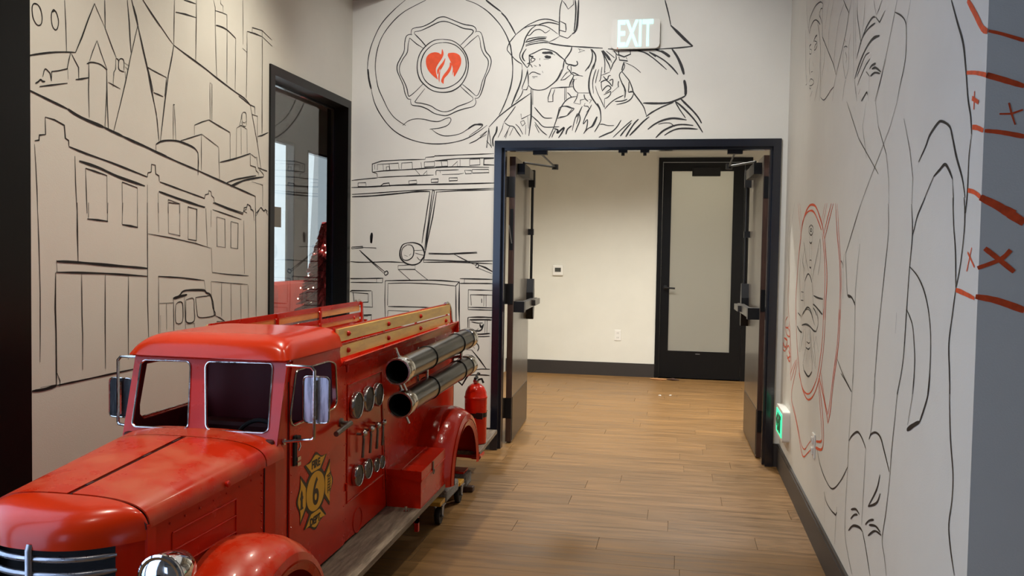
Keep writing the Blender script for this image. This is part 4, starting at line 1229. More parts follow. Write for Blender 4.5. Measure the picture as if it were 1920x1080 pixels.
# windscreen wall
O = (XC, 2.725, .745); U = (1, 0, 0); V = Vector((0, .075, .275)).normalized()
def wv(x, z): return (x-XC, (z-.745)/V.z)
ws_o = [wv(-1.90, .70), wv(-1.32, .70), wv(-1.32, 1.026), wv(-1.90, 1.026)]
pr = [wv(*p) for p in [(-1.614, 1.000), (-1.378, 1.004), (-1.369, .99), (-1.357, .785), (-1.373, .775), (-1.574, .773), (-1.588, .787), (-1.622, .985)]]
pl_ = [wv(*p) for p in [(-1.859, .997), (-1.692, .999), (-1.679, .985), (-1.655, .783), (-1.667, .773), (-1.856, .771), (-1.869, .78), (-1.872, .985)]]
wsp = plate('windscreen_wall', ws_o, [rnd(pr, .012), rnd(pl_, .012)], Vector(O)-Vector((0, .004, 0)), U, V, .008, RED, tr)
Fm = frame_mat(Vector(O)-Vector((0, .010, 0)), U, V)
for pp in (pr, pl_): MB().tube([Fm @ Vector((a, b, .0)) for a, b in rnd(pp, .012)], .0035, 6, closed=True).build('window_trim', CH, wsp, True)
MB().box(XF, XS, 3.238, 3.25, .20, 1.03).build('cab_back_wall', M['cabshade'], tr)  # dark colour imitates the shade inside the cab
for x, th in ((XS-.012, -.003), (XF+.012, .003)): yz('cab_shade_lining', [(2.735, .76), (2.735, .3), (3.236, .3), (3.236, 1.01), (2.81, 1.01)], [off(WINS, .01)], x, th, M['cabshade'], tr)  # added dark sheets, coloured to imitate shade on the inner walls
MB().box(XF+.01, XS-.01, 2.73, 3.24, .30, .31).box(XF+.03, XS-.03, 2.98, 3.235, .31, .50, .02).box(XF+.03, XS-.03, 3.15, 3.235, .50, .72, .02).build('bench_seat', M['seam'], tr)
MB().box(XF+.01, XS-.01, 2.70, 2.80, .55, .755, .01).build('dashboard', SM, tr)
MB().tube([(-1.47+.085*math.cos(a), 2.86+.03*math.sin(a), .70+.083*math.sin(a)) for a in [2*PI*k/24 for k in range(24)]], .008, 8, closed=True).tube([(-1.47, 2.78, .62), (-1.47, 2.86, .70)], .009).tube([(-1.55, 2.86, .70), (-1.39, 2.86, .70)], .006).build('steering_wheel', M['black'], tr, True)
# roof shell
def roof(u, v):
    x = XC+(u*2-1)*.298; U_ = abs(u*2-1)
    y0, y1 = 2.765, 3.262; y = y0+(y1-y0)*v
    t = min(1, (y-y0)/.13); f = (1-(1-t)**2.4)**.5 if t < 1 else 1
    g = max(0, 1-U_**7)**.42; back = 1
    nar = 1-.012*(1-f)
    return (XC+(x-XC)*nar, y, 1.012+.074*f*g*back + .004)
rb = MB(); rb.grid(roof, 41, 33)
rb.build('cab_roof', M['litred'], tr, True, solid=-.004)
MB().box(XC-.292, XC+.292, 3.252, 3.262, 1.0, 1.045).build('roof_rear_edge', RED, tr)
MB().tube([(XS+.006, 2.80, 1.014), (XS+.006, 3.25, 1.014)], .003, 6).tube([(XC-.29, 2.775, 1.016), (XC+.29, 2.775, 1.016)], .003, 6).build('rain_gutter', RW, tr)
# hood
def hw(y): return .235+(y-2.065)*(.300-.235)/(2.725-2.065)
def ht(y): return .722+(y-2.065)*(.772-.722)/(2.725-2.065)
def hl(y): return .650+(y-2.065)*(.690-.650)/(2.725-2.065)
def hoodP(a, y):       # a: 0 near side lower edge .. pi far side lower edge
    n = 2/3.0; c, s = math.cos(a), math.sin(a)
    x = hw(y)*math.copysign(abs(c)**n, c); z = hl(y)+(ht(y)-hl(y))*abs(s)**n
    return (XC+x, y, z)
def hood_piece(name, a0, a1, y0, y1, m, par):
    return MB().grid(lambda u, v: hoodP(a0+(a1-a0)*u, y0+(y1-y0)*v), 25, 14).build(name, m, par, True, solid=-.005)
hood_piece('hood_panel', 0, PI/2-.006, 2.074, 2.628, RT, tr); hood_piece('hood_panel', PI/2+.006, PI, 2.074, 2.628, RT, tr)
hood_piece('cowl', 0, PI, 2.634, 2.74, RT, tr)
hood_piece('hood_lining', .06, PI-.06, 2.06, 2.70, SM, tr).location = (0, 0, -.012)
MB().tube([(XC, 2.074, ht(2.074)+.001), (XC, 2.628, ht(2.628)+.001)], .0022, 6).tube([(XC, 2.40, ht(2.40)+.003), (XC, 2.44, ht(2.44)+.002)], .0045).tube([(XC, 2.14, ht(2.14)+.003), (XC, 2.17, ht(2.17)+.002)], .0045).tube([(XC, 2.56, ht(2.56)+.003), (XC, 2.60, ht(2.60)+.002)], .004).build('hood_hinge', SM, tr)
for sg in (1, -1):
    def q(y, z, o=0): return Vector((XC+sg*(hw(y)-.004+o), y, z))
    m = MB(); m.hexa([q(2.065, .2, -.012), q(2.70, .2, -.012), q(2.70, .2), q(2.065, .2), q(2.065, hl(2.065)+.01, -.012), q(2.70, hl(2.7)+.01, -.012), q(2.70, hl(2.7)+.01), q(2.065, hl(2.065)+.01)])
    hs = m.build('hood_side', RED, tr)
    a, b = 2.175, 2.475
    rb = MB()
    for z0, z1, ya, yb in ((.605, .620, a, b), (.554, .568, a, b), (.503, .517, a, b), (.453, .465, a, b)):
        rb.tube([q(ya, z0, .001), q(yb, z1, .001)], .0032, 6)
    rb.tube([q(a, .605, .001), q(a, .453, .001)], .0032, 6).tube([q(b, .62, .001), q(b, .465, .001)], .0032, 6).build('vent_louvers', RED, hs)
    MB().tube([q(2.63, .45, .001), q(2.63, .69, .001)], .003, 6).tube([q(2.07, hl(2.07)-.001, .0), q(2.63, hl(2.63)-.001, .0)], .003, 6).build('seam_line', SM, hs)
    MB().lathe([(.009, 0), (.006, .008), (.010, .014), (.010, .02), (0, .024)], q(2.41, .684), (sg, 0, 0), 12).build('hood_latch', RED, hs, True)
# nose
def yf(xp): return 1.925+.14*(min(1, abs(xp)/.235))**2.6
def zt(xp): return hl(2.065)-.01+(ht(2.065)-hl(2.065)+.01)*max(0, 1-(abs(xp)/.2351)**3)**(1/3)
def nose(u, v):
    c = math.cos(PI*u); xp = .235*math.copysign(abs(c)**.7, c); t = v*PI/2
    zb = .622; y = 2.068+(yf(xp)-2.068)*math.sin(t)**.9; z = zb+(zt(xp)-zb)*math.cos(t)**.75
    return (XC+xp, y, z)
MB().grid(nose, 49, 17).build('nose_cowl', M['litred'], tr, True, solid=-.004)
m = MB()
for sg in (1, -1):
    P = []
    for k in range(6):
        xp = .188+.047*k/5; P.append((XC+sg*xp, yf(xp)))
    for (a, b), (c, d) in zip(P, P[1:]):
        m.hexa([(a, b, .24), (c, d, .24), (c, d+.01, .24), (a, b+.01, .24), (a, b, .624), (c, d, .624), (c, d+.01, .624), (a, b+.01, .624)])
    m.box(XC+sg*.235-.006, XC+sg*.235+.006, 2.062, 2.10, .22, .66)
m.box(XC-.19, XC+.19, 1.95, 1.99, .22, .27, .01)
m.build('grille_surround', RED, tr)
MB().box(XC-.22, XC+.22, 2.045, 2.05, .24, .63).build('grille_backing', M['black'], tr)
for i in range(9):
    z = .597-.040*i
    MB().tube([(XC+xp, yf(xp)+.004, z) for xp in [(-.188+.376*k/16) for k in range(17)]], [.0055]+[.0085]*15+[.0055], 10).build('grille_bar', M['barsteel'], tr, True)
MB().tube([(XC, 1.922, .26), (XC, 1.920, .62), (XC, 1.926, .634)], .0095, 12).build('grille_centre_bar', M['barsteel'], tr, True)
MB().tube([(XC+xp, yf(xp)-.05, .27) for xp in [-.42+.84*k/16 for k in range(17)]], .022, 10).build('front_bumper', CH, tr, True)
MB().box(XC-.2, XC+.2, 1.92, 2.72, .18, .235).build('front_chassis', M['black'], tr)
# headlights
for sg in (1, -1):
    cx, cy, cz = XC+sg*.385, 1.905, .59
    hb = MB().lathe([(0, .12), (.02, .115), (.045, .08), (.058, .03), (.060, .0)], (cx, cy, cz), (0, 1, 0), 28).build('headlight', M['mirrorchrome'], tr, True)
    MB().lathe([(.056, .0), (.061, -.004), (.061, -.010), (.056, -.014), (.05, -.014)], (cx, cy, cz), (0, 1, 0), 28, False).build('headlight_rim', M['mirrorchrome'], hb, True)
    MB().lathe([(.055, -.008), (.045, -.016), (.025, -.022), (0, -.024)], (cx, cy, cz), (0, 1, 0), 28, False).build('headlight_lens', M['mirrorchrome'], hb, True)
    MB().lathe([(.0045, -.026), (.0045, -.018)], (cx+.004, cy, cz+.012), (0, 1, 0), 12).build('lens_hole', M['black'], hb)
    MB().tube([(cx, cy+.05, cz-.05), (cx-sg*.03, cy+.08, .46)], .010).build('headlight_stalk', RED, hb)
# fenders
def fender(name, cy, cz, R, a0, a1, sg, xin, xout, m, lip, flat=None):
    d = abs(xout-xin)
    prof = [(0, 1.0, 0), (.35, 1.0, .012), (.60, 1.0, .008), (.78, 1.0, -.006), (.90, 1.0, -.022), (.97, 1.0, -.042), (1.0, 1.0, -.066), (1.0, 1.0, -lip+.014), (.985, 1, -lip+.004), (.96, 1.0, -lip)]
    def F(u, v):
        a = a0+(a1-a0)*u; k = v*(len(prof)-1); i = min(int(k), len(prof)-2); f = k-i
        px = prof[i][0]*(1-f)+prof[i+1][0]*f; pr_ = R+(prof[i][2]*(1-f)+prof[i+1][2]*f)
        y = cy-pr_*math.cos(a); z = cz+pr_*math.sin(a)
        return (xin+sg*d*px, y, z)
    return MB().grid(F, 49, len(prof)*2-1).build(name, m, tr, True, solid=-.005)
for sg in (1, -1):
    xi = XC+sg*.262; xo = XC+sg*.490
    fender('front_fender', 2.40, .178, .332, -.20, PI-.0, sg, xi, xo, RT, .066)
    xi = XC+sg*.285
    fender('rear_fender', 4.605, .20, .338, -.02, PI+.03, sg, xi, xo, RW, .070)
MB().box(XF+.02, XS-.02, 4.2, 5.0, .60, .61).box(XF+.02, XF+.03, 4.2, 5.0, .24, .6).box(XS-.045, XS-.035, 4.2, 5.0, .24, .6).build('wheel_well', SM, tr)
# running boards
for sg in (1, -1):
    a, b = XC+sg*.287, XC+sg*.46; a, b = min(a, b), max(a, b)
    m = MB(); m.hexa([(a, 2.62, .160), (b, 2.62, .160), (b, 4.27, .190), (a, 4.27, .190), (a, 2.62, .183), (b, 2.62, .183), (b, 4.27, .213), (a, 4.27, .213)])
    rbd = m.build('running_board', M['board'], tr); rbd['label'] = 'weathered grey wooden running board'
    for y in (3.02, 3.84): MB().box(b-.03, b-.012, y, y+.02, .10, .168).box(a, b-.012, y, y+.02, .14, .165).build('board_bracket', RED, rbd)
    MB().lathe([(.010, 0), (.010, .005), (.004, .006), (.004, .02), (.007, .02), (.007, .026), (0, .027)], (b-.06, 3.80, .203), (0, 0, 1), 8).build('board_bolt', CH, rbd)
MB().hexa([(XF-.2, 4.93, .213), (-1.122, 4.93, .213), (-1.155, 5.575, .213), (XF-.165, 5.575, .213), (XF-.2, 4.93, .235), (-1.122, 4.93, .235), (-1.155, 5.575, .235), (XF-.165, 5.575, .235)]).build('rear_step_board', M['board'], tr)
MB().box(-1.165, -1.118, 4.905, 4.93, .196, .222).box(-1.165, -1.118, 4.90, 5.04, .196, .212).build('step_bracket', RED, tr)
MB().box(XF+.05, XS-.05, 2.7, 5.3, .165, .20).build('chassis_rail', SM, tr)
# bed
MB().box(XF+.012, XS-.012, 3.25, 5.04, .80, .81).build('bed_floor', RED, tr)
MB().box(XF, XS, 5.04, 5.052, .225, .945).build('tailgate', RED, tr)
for sg in (1, -1):
    x0 = XC+sg*.290; m = MB()
    m.hexa([(x0, 3.25, .925), (x0, 5.06, .928), (x0-sg*.004, 5.06, .928), (x0-sg*.004, 3.25, .925), (x0+sg*.030, 3.25, .958), (x0+sg*.030, 5.06, .985), (x0+sg*.024, 5.06, .988), (x0+sg*.024, 3.25, .961)])
    m.box(min(x0-sg*.03, x0+sg*.03), max(x0-sg*.03, x0+sg*.03), 5.045, 5.06, .92, .98)
    m.build('bed_flange', RW, tr)
    xo = x0-sg*.002; xi = x0-sg*.016
    for (z0, z1, w) in ((1.034, 1.038, .050), (.968, .980, .046)):
        m = MB(); a, b = min(xo, xi), max(xo, xi)
        m.hexa([(a, 3.255, z0), (b, 3.255, z0), (b, 4.96, z1), (a, 4.96, z1), (a, 3.255, z0+w), (b, 3.255, z0+w), (b, 4.96, z1+w), (a, 4.96, z1+w)])
        sl = m.build('rail_slat', M['pine'], tr)
        for y in (3.352, 3.851, 4.358, 4.858):
            if w == .05 and y > 4.6: continue
            f = (y-3.255)/1.705; z = z0+(z1-z0)*f+w*.52
            MB().lathe([(.011, 0), (.011, .004), (.008, .010), (0, .014)], (xo, y, z), (sg, 0, 0), 12).lathe([(.011, 0), (.009, .006), (0, .009)], (xi-sg*.006, y, z), (-sg, 0, 0), 12).build('slat_bolt', RED, sl, True)
        # red flat bar on the inner face
        a, b = sorted((xi, xi-sg*.006)); zz = z0+w*.62
        MB().hexa([(a, 3.25, zz), (b, 3.25, zz), (b, 4.975, zz+.008), (a, 4.975, zz+.008), (a, 3.25, zz+.024), (b, 3.25, zz+.024), (b, 4.975, zz+.032), (a, 4.975, zz+.032)]).build('rail_bar', RED, tr)
    for y in (3.262, 3.845, 4.352, 4.965):
        a, b = sorted((xi-sg*.006, xi-sg*.014)); MB().box(a, b, y, y+.018, .80, 1.09).build('rail_post', RED, tr)
    MB().tube([(xi, 4.90, 1.098), (xi, 4.955, 1.100), (xi, 4.99, 1.088), (xi+sg*.004, 5.012, 1.055), (xi+sg*.006, 5.03, .98), (xi+sg*.006, 5.035, .90), (xi+sg*.006, 5.07, .87), (xi+sg*.006, 5.07, .45), (xi+sg*.006, 5.07, .24)], .0085, 10).build('grab_rail', CH, tr, True)
MB().tube([(XS-.02, 5.07, .66), (XS+.05, 5.07, .60), (XS+.09, 5.07, .67)], .006).tube([(XS-.02, 5.07, .62), (XS+.05, 5.07, .66), (XS+.10, 5.06, .70)], .006).build('rear_brace', M['black'], tr)
# side control panel
gp = MB(); x = XS+.002
for P in ([(3.345, .85), (3.755, .853)], [(3.345, .85), (3.350, .36)], [(3.755, .853), (3.80, .30)], [(3.352, .362), (3.80, .372)]):
    gp.tube([(x, a, b) for a, b in P], .003, 6)
gpo = gp.build('control_panel_bead', RED, tr)
yz('panel_seam', [(3.755, .86), (3.760, .86), (3.853, .20), (3.848, .20)], [], XS, .0012, SM, tr)
MB().tube([(XS+.001, 3.475+.052*math.cos(a), .255+.052*math.sin(a)) for a in [2*PI*k/28 for k in range(28)]], .0025, 6, closed=True).build('embossed_ring', RED, tr)
for y, z, r in ((3.421, .755, .057), (3.554, .760, .0555), (3.677, .760, .0525), (3.441, .456, .046), (3.554, .457, .044), (3.657, .449, .032), (3.729, .445, .031)):
    g = MB().lathe([(r*.9, 0), (r, .006), (r, .020), (r*.95, .024), (r*.90, .022)], (XS, y, z), (1, 0, 0), 32, False).build('gauge', CH, tr, True)
    MB().lathe([(r*.93, .019), (r*.5, .0215), (0, .022)], (XS, y, z), (1, 0, 0), 32, False).lathe([(.003, .024), (.003, .02)], (XS, y, z), (1, 0, 0), 8).build('gauge_face', M['dial'], g)
for y in (3.450, 3.540, 3.623, 3.695):
    lv = MB().tube([(XS+.004, y, .628), (XS+.03, y, .628), (XS+.034, y, .61), (XS+.030, y, .53)], [.006, .006, .0055, .0065], 8).build('lever', ST, tr, True)
    MB().lathe([(.0145*math.sin(PI*k/8), -.0145*math.cos(PI*k/8)) for k in range(9)], (XS+.036, y, .634), (0, 0, 1), 14, False).build('lever_knob', CH, lv, True)
# hard suction hoses
for z0, z1, ya in ((.873, .902, 3.625), (.719, .746, 3.67)):
    A = Vector((-1.2, ya, z0)); Bv = Vector((-1.2, 4.925, z1)); ax = (Bv-A).normalized(); L = (Bv-A).length
    h = MB().lathe([(.0545, .0), (.0545, L)], A, ax, 32, False).lathe([(.051, 0), (.051, L)], A, ax, 32, False).build('suction_tube', M['hose'], tr, True)
    h['label'] = 'long dark hose tube, upper of the pair' if z0 > .8 else 'long dark hose tube, lower of the pair'
    for s, e in ((-.004, .085), (L-.085, L+.004)):
        MB().lathe([(.052, s), (.0585, s), (.0600, s+.004), (.0595, e-.006), (.0575, e), (.0545, e), (.0545, e-.01), (.052, e-.01), (.052, s)], A, ax, 32, False).build('tube_collar', CH, h, True)
    MB().lathe([(0, L-.02), (.052, L-.02)], A, ax, 24, False).build('tube_plug', M['black'], h)
    for t in (.45, 1.0):
        c = A+ax*t
        MB().tube([(c.x+.0565*math.cos(a), c.y, c.z+.0565*math.sin(a)) for a in [2*PI*k/28 for k in range(28)]], .003, 6, closed=True).build('tube_band', M['hardware'], h)
    c = A+ax*.05
    MB().tube([c+Vector((-.01, 0, .058)), c+Vector((-.022, -.012, .098))], .0065).lathe([(.011, 0), (.011, .006)], c+Vector((-.01, 0, .057)), (0, 0, 1), 10).build('collar_stud', CH, h, True)
    MB().tube([c+Vector((.01, 0, -.058)), c+Vector((.024, .006, -.092))], .0065).build('collar_stud', CH, h, True)
for y in (4.1, 4.78):
    MB().tube([(XS, y, .80), (-1.26, y, .80), (-1.2, y, .812)], .008).tube([(-1.205, y, .78), (-1.205, y, .835)], .008).box(-1.258, -1.25, y-.012, y+.012, .68, .93).box(XS, -1.25, y-.01, y+.01, .70, .72).build('hose_rack', CH, tr)
# tool box on the running board
tb = MB().hexa([(XS, 3.855, .205), (-1.155, 3.855, .205), (-1.155, 4.262, .212), (XS, 4.262, .212), (XS, 3.855, .355), (-1.155, 3.855, .33), (-1.155, 4.262, .345), (XS, 4.262, .365)]).build('tool_box', RED, tr)
MB().hexa([(XS, 3.852, .355), (-1.152, 3.852, .328), (-1.152, 4.266, .343), (XS, 4.266, .365), (XS, 3.852, .383), (-1.152, 3.852, .379), (-1.152, 4.266, .398), (XS, 4.266, .402)]).tube([(-1.25, 3.852, .383), (-1.25, 4.266, .402)], .003, 6).build('box_lid', RED, tb)
MB().tube([(-1.151, 3.855, .336), (-1.151, 4.262, .350)], .0022, 6).build('lid_edge', M['redtop'], tb)
MB().box(-1.152, -1.147, 4.03, 4.045, .345, .385).tube([(-1.146, 4.037+.011*math.cos(a), .337+.011*math.sin(a)) for a in [2*PI*k/14 for k in range(14)]], .0025, 6, closed=True).build('box_hasp', ST, tb)
# mirrors
def mirror(sg, y, m, zt_, zb_):
    x0 = XC+sg*.292; x1 = XC+sg*.395
    arm = MB().tube([(x0, y-.02, 1.0), (x0+sg*.05, y-.02, .999), (x1-sg*.012, y-.02, .998), (x1, y-.02, .985), (x1, y-.02, .76), (x1-sg*.004, y-.02, .75), (x1-sg*.04, y-.02, .745), (x0, y-.04, .740)], .0058, 8).lathe([(.011, 0), (.011, .006), (0, .008)], (x0, y-.04, .740), (sg, 0, 0), 10).build('mirror_arm', CH, tr, True)
    P = rnd([(x1-.047, zb_), (x1+.047, zb_), (x1+.047, zt_), (x1-.047, zt_)], .018, 4)
    me = curve_mesh([P], .008); me.transform(frame_mat((0, y, 0), (1, 0, 0), (0, 0, 1))); link('mirror_plate', me, m, arm)
    MB().tube([(a, y-.004, b) for a, b in P], .003, 6, closed=True).tube([(x1, y-.006, zt_-.012), (x1, y-.006, zb_+.012)], .0072, 6).build('mirror_rim', CH, arm, True)
mirror(1, 2.80, M['streak'], .964, .804); mirror(-1, 2.86, M['darkstreak'], .916, .772)
# door emblem
ec, ez = 3.021, .501
def eP(P): return [(ec+a*.166, ez+b*.146) for a, b in P]
def arm_poly(k, g):     # flared arm of the cross, k quarter turns, g inset
    P = [(-.34+g, .50), (-.62+g*1.2, .80+g*.1), (-.30, .84-g*.6), (0, 1.0-g), (.30, .84-g*.6), (.62-g*1.2, .80+g*.1), (.34-g, .50)]
    P = catmull(P[1:-1], 4); P = [(-.30+g, .46+g)]+P+[(.30-g, .46+g)]
    c, s = math.cos(k*PI/2), math.sin(k*PI/2); return [(a*c-b*s, a*s+b*c) for a, b in P]
dec = []
eb = [curve_mesh([eP(arm_poly(k, 0))], .0008) for k in range(4)]+[curve_mesh([eP([(.60*math.cos(2*PI*i/40), .60*math.sin(2*PI*i/40)) for i in range(40)])], .0009)]
ey = [curve_mesh([eP(arm_poly(k, .07))], .0008) for k in range(4)]+[curve_mesh([eP([(.50*math.cos(2*PI*i/40), .50*math.sin(2*PI*i/40)) for i in range(40)])], .0008)]
def put(mes, name, m, dx, par=None):
    b = bmesh.new()
    for me in mes: me.transform(frame_mat((XS+.0066+dx, 0, 0), (0, 1, 0), (0, 0, 1))); b.from_mesh(me)
    me = bpy.data.meshes.new(name); b.to_mesh(me); b.free(); return link(name, me, m, par or tr)
emb = put(eb, 'door_emblem', M['decal'], .0004); emb['label'] = 'yellow and black FIRE DEPT. 6 cross emblem on the door'
put(ey, 'emblem_field', M['yellow'], .0012, emb)
for s, sz, cy_, cz_, sy in (('6', .72, 0, .0, 1.35), ('FIRE', .25, 0, .715, 1.1), ('DEPT.', .235, .0, -.73, 1.1)):
    me = text_mesh(s, sz, .0006/.1, .012)
    bb = [v.co for v in me.vertices]; mx = (min(v.x for v in bb)+max(v.x for v in bb))/2; my = (min(v.y for v in bb)+max(v.y for v in bb))/2
    me.transform(Matrix.Translation((cy_, cz_, 0)) @ Matrix.Diagonal((1 if s == '6' else 1.02, sy, 1, 1)) @ Matrix.Translation((-mx, -my, 0)))
    me.transform(Matrix.Translation((ec, ez, 0)) @ Matrix.Diagonal((.166, .146, .1, 1)))
    put([me], 'lettering', M['decal'], .0020, emb)
hyd = [(-.05, -.24), (-.08, -.24), (-.08, -.20), (-.05, -.18), (-.05, 0), (-.075, .02), (-.075, .07), (-.05, .09), (-.045, .16), (0, .25), (.045, .16), (.05, .09), (.075, .07), (.075, .02), (.05, 0), (.05, -.18), (.08, -.20), (.08, -.24)]
put([curve_mesh([eP([(-.745+a, b) for a, b in hyd])], .0006)], 'hydrant_symbol', M['decal'], .0020, emb)
lad = [[(.665, -.27), (.69, -.27), (.71, .22), (.685, .22)], [(.775, -.25), (.80, -.25), (.82, .24), (.795, .24)]]+[[(.66+.005*i, -.22+.075*i), (.83, -.20+.075*i), (.83, -.175+.075*i), (.66, -.195+.075*i)] for i in range(6)]+[[(.62, .19), (.86, .25), (.86, .28), (.62, .22)]]
put([curve_mesh([eP(q_)], .0006) for q_ in lad], 'ladder_symbol', M['decal'], .0020, emb)
rv = MB()
def rivet(p, n=(1, 0, 0)): rv.lathe([(.0034, 0), (.0024, .0020), (0, .0028)], p, n, 6, False)
for k in range(12): rivet((XS+.006, 2.815, .24+.062*k)) if not .73 < .24+.062*k < .76 else None
for k in range(11): rivet((XS+.006, 3.303, .24+.062*k)); rivet((XS, 3.335, .24+.062*k))
for k in range(15): rivet((XS, 3.36+.115*k, .905)) if not 3.6 < 3.36+.115*k < 3.6 else None
for k in range(8): rivet((XC+hw(2.10+.065*k)-.003, 2.10+.065*k, hl(2.10+.065*k)-.022))
for k in range(9): rivet((XC+hw(2.615)-.003, 2.615, .46+.025*k))
for k in range(9): rivet((XS, 3.83-.004*k, .28+.065*k))
r_ = rv.build('rivets', RW, tr); r_['kind'] = 'stuff'
# ------------------------------------------------------------------ extinguisher on the rear step
ex = empty('fire_extinguisher', (-1.205, 5.16, .235), 'red fire extinguisher standing on the rear step of the truck', 'extinguisher')
ex0 = Vector(ex.location)
MB().lathe([(.05, 0), (.066, .004), (.068, .02), (.068, .275), (.071, .278), (.071, .286), (.068, .289), (.064, .315), (.050, .345), (.028, .362), (.014, .368)], ex0, (0, 0, 1), 32).build('cylinder', M['redext'] if 'redext' in M else RED, ex, True)
MB().lathe([(.0692, .165), (.0692, .192)], ex0, (0, 0, 1), 32, False).box(ex0.x+.02, ex0.x+.06, ex0.y-.072, ex0.y-.062, .395, .432).build('mounting_strap', M['hardware'], ex, True)
MB().lathe([(.014, .366), (.016, .372), (.016, .392), (.010, .396)], ex0, (0, 0, 1), 16).lathe([(.013, 0), (.013, .012), (0, .014)], ex0+Vector((0, -.014, .382)), (0, -1, 0), 14).build('valve', CH, ex, True)
MB().box(ex0.x-.008, ex0.x+.008, ex0.y-.03, ex0.y+.03, .628, .64, .003).tube([ex0+Vector((0, -.02, .40)), ex0+Vector((.005, .03, .425)), ex0+Vector((.008, .055, .418))], .006).tube([ex0+Vector((.012, 0, .388)), ex0+Vector((.035, 0, .395)), ex0+Vector((.045, .004, .37))], .007).build('handle', M['black'], ex)
# ------------------------------------------------------------------ furniture dollies under the truck
def dolly(cy, label, dx=0):
    d = empty('furniture_dolly', (-1.56, cy, 0), label, 'dolly', 'furniture dollies under the truck')
    x0, x1 = -1.96+dx*.5, -1.165-dx
    for y in (cy-.215, cy+.19):
        MB().box(x0, x1, y-.045, y+.045, .104, .124, .003).build('frame_board', M['dolly'], d)
    for x in (x0+.05, x1-.05):
        MB().box(x-.045, x+.045, cy-.17, cy+.145, .104, .124, .003).build('frame_board', M['dolly'], d)
        MB().box(x-.052, x+.054, cy-.155, cy+.10, .096, .162, .012).build('carpet_pad', M['carpet'], d)
    for x in (x0+.03, x1-.022):
        for y in (cy-.205, cy+.195):
            c = MB().box(x-.028, x+.028, y-.03, y+.03, .098, .104)
            for s in (-.022, .018): c.hexa([(x+s, y-.02, .098), (x+s+.003, y-.02, .098), (x+s+.003, y+.03, .098), (x+s, y+.03, .098), (x+s, y-.012, .036), (x+s+.003, y-.012, .036), (x+s+.003, y+.006, .036), (x+s, y+.006, .036)])
            c.tube([(x-.026, y-.002, .043), (x+.025, y-.002, .043)], .006)
            c = c.build('caster_fork', M['caster'], d)
            MB().lathe([(.030, -.012), (.040, -.013), (.043, -.008), (.043, .008), (.040, .013), (.030, .012)], (x-.001, y-.002, .043), (1, 0, 0), 24).build('caster_wheel', M['rubber'], c, True)
    return d
dolly(4.495, 'yellow wooden furniture dolly with grey carpet pads beside the tool box')
dolly(2.95, 'wooden furniture dolly in the shade below the cab door', .16)
d3 = empty('support_block', (-1.30, 4.97, 0), 'grey carpet wrapped block with red bar below the rear fender', 'block')
MB().box(-1.50, -1.185, 4.87, 5.00, .032, .112, .016).build('carpet_pad', M['carpet'], d3)
MB().box(-1.50, -1.205, 4.875, 4.99, .112, .123).build('red_bar', RED, d3)
MB().box(-1.45, -1.155, 4.90, 4.95, .0, .032, .006).build('block_foot', M['brownedge'], d3)
# ------------------------------------------------------------------ signs
def exit_letters(size, ext):
    return text_mesh('EXIT', size, ext, .003)
es = empty('exit_sign', (-.333, D, 2.89), 'white exit sign with lit letters above the double door', 'sign')
P = rnd(rect(-.163, .163, -.100, .100), .035, 5)
me = curve_mesh([P], .022); me.transform(frame_mat((-.333, D-.036, 2.89), (1, 0, 0), (0, 0, 1))); link('sign_face', me, M['signface'], es)
me = curve_mesh([rnd(rect(-.159, .159, -.096, .096), .035, 5)], .026); me.transform(frame_mat((-.333, D-.013, 2.89), (1, 0, 0), (0, 0, 1))); link('sign_housing', me, M['housing'] if 'housing' in M else M['caster'], es)
me = exit_letters(.2, .004); xs = [v.co.x for v in me.vertices]; ys = [v.co.y for v in me.vertices]
me.transform(Matrix.Diagonal((.235/(max(xs)-min(xs)), .178/(max(ys)-min(ys)), 1, 1)) @ Matrix.Translation((-(max(xs)+min(xs))/2, -(max(ys)+min(ys))/2, 0)))
me.transform(frame_mat((-.333, D-.0485, 2.892), (1, 0, 0), (0, 0, 1))); link('exit_letters', me, M['letter'], es)
MB().lathe([(.004, 0), (.003, .004), (0, .005)], (-.333-.118, D-.0465, 2.796), (0, -1, 0), 8).build('test_light', M['testred'] if 'testred' in M else M['orange'], es)
e2 = empty('exit_sign', (XR, 5.66, .36), 'low green arrow exit sign on the right wall beside the door frame', 'sign')
P = rnd(rect(5.49, 5.83, .27, .46), .02, 4)
me = curve_mesh([P], .044); me.transform(frame_mat((XR-.022, 0, 0), (0, 1, 0), (0, 0, 1))); link('sign_housing', me, M['white'], e2)
me = curve_mesh([rnd(rect(5.512, 5.808, .292, .438), .008, 3)], .003); me.transform(frame_mat((XR-.0455, 0, 0), (0, 1, 0), (0, 0, 1))); link('lit_panel', me, M['letterg'], e2)
me = exit_letters(.1, .003); xs = [v.co.x for v in me.vertices]; ys = [v.co.y for v in me.vertices]
me.transform(Matrix.Diagonal((.17/(max(xs)-min(xs)), .11/(max(ys)-min(ys)), 1, 1)) @ Matrix.Translation((-(max(xs)+min(xs))/2, -(max(ys)+min(ys))/2, 0)))
me.transform(frame_mat((XR-.0485, 5.64, .365), (0, -1, 0), (0, 0, 1))); link('exit_letters', me, M['lettergreen'], e2)
MB().poly([(XR-.047, 5.79, .365), (XR-.047, 5.75, .40), (XR-.047, 5.75, .33)], .003, (-1, 0, 0)).build('arrow', M['lettergreen'], e2)
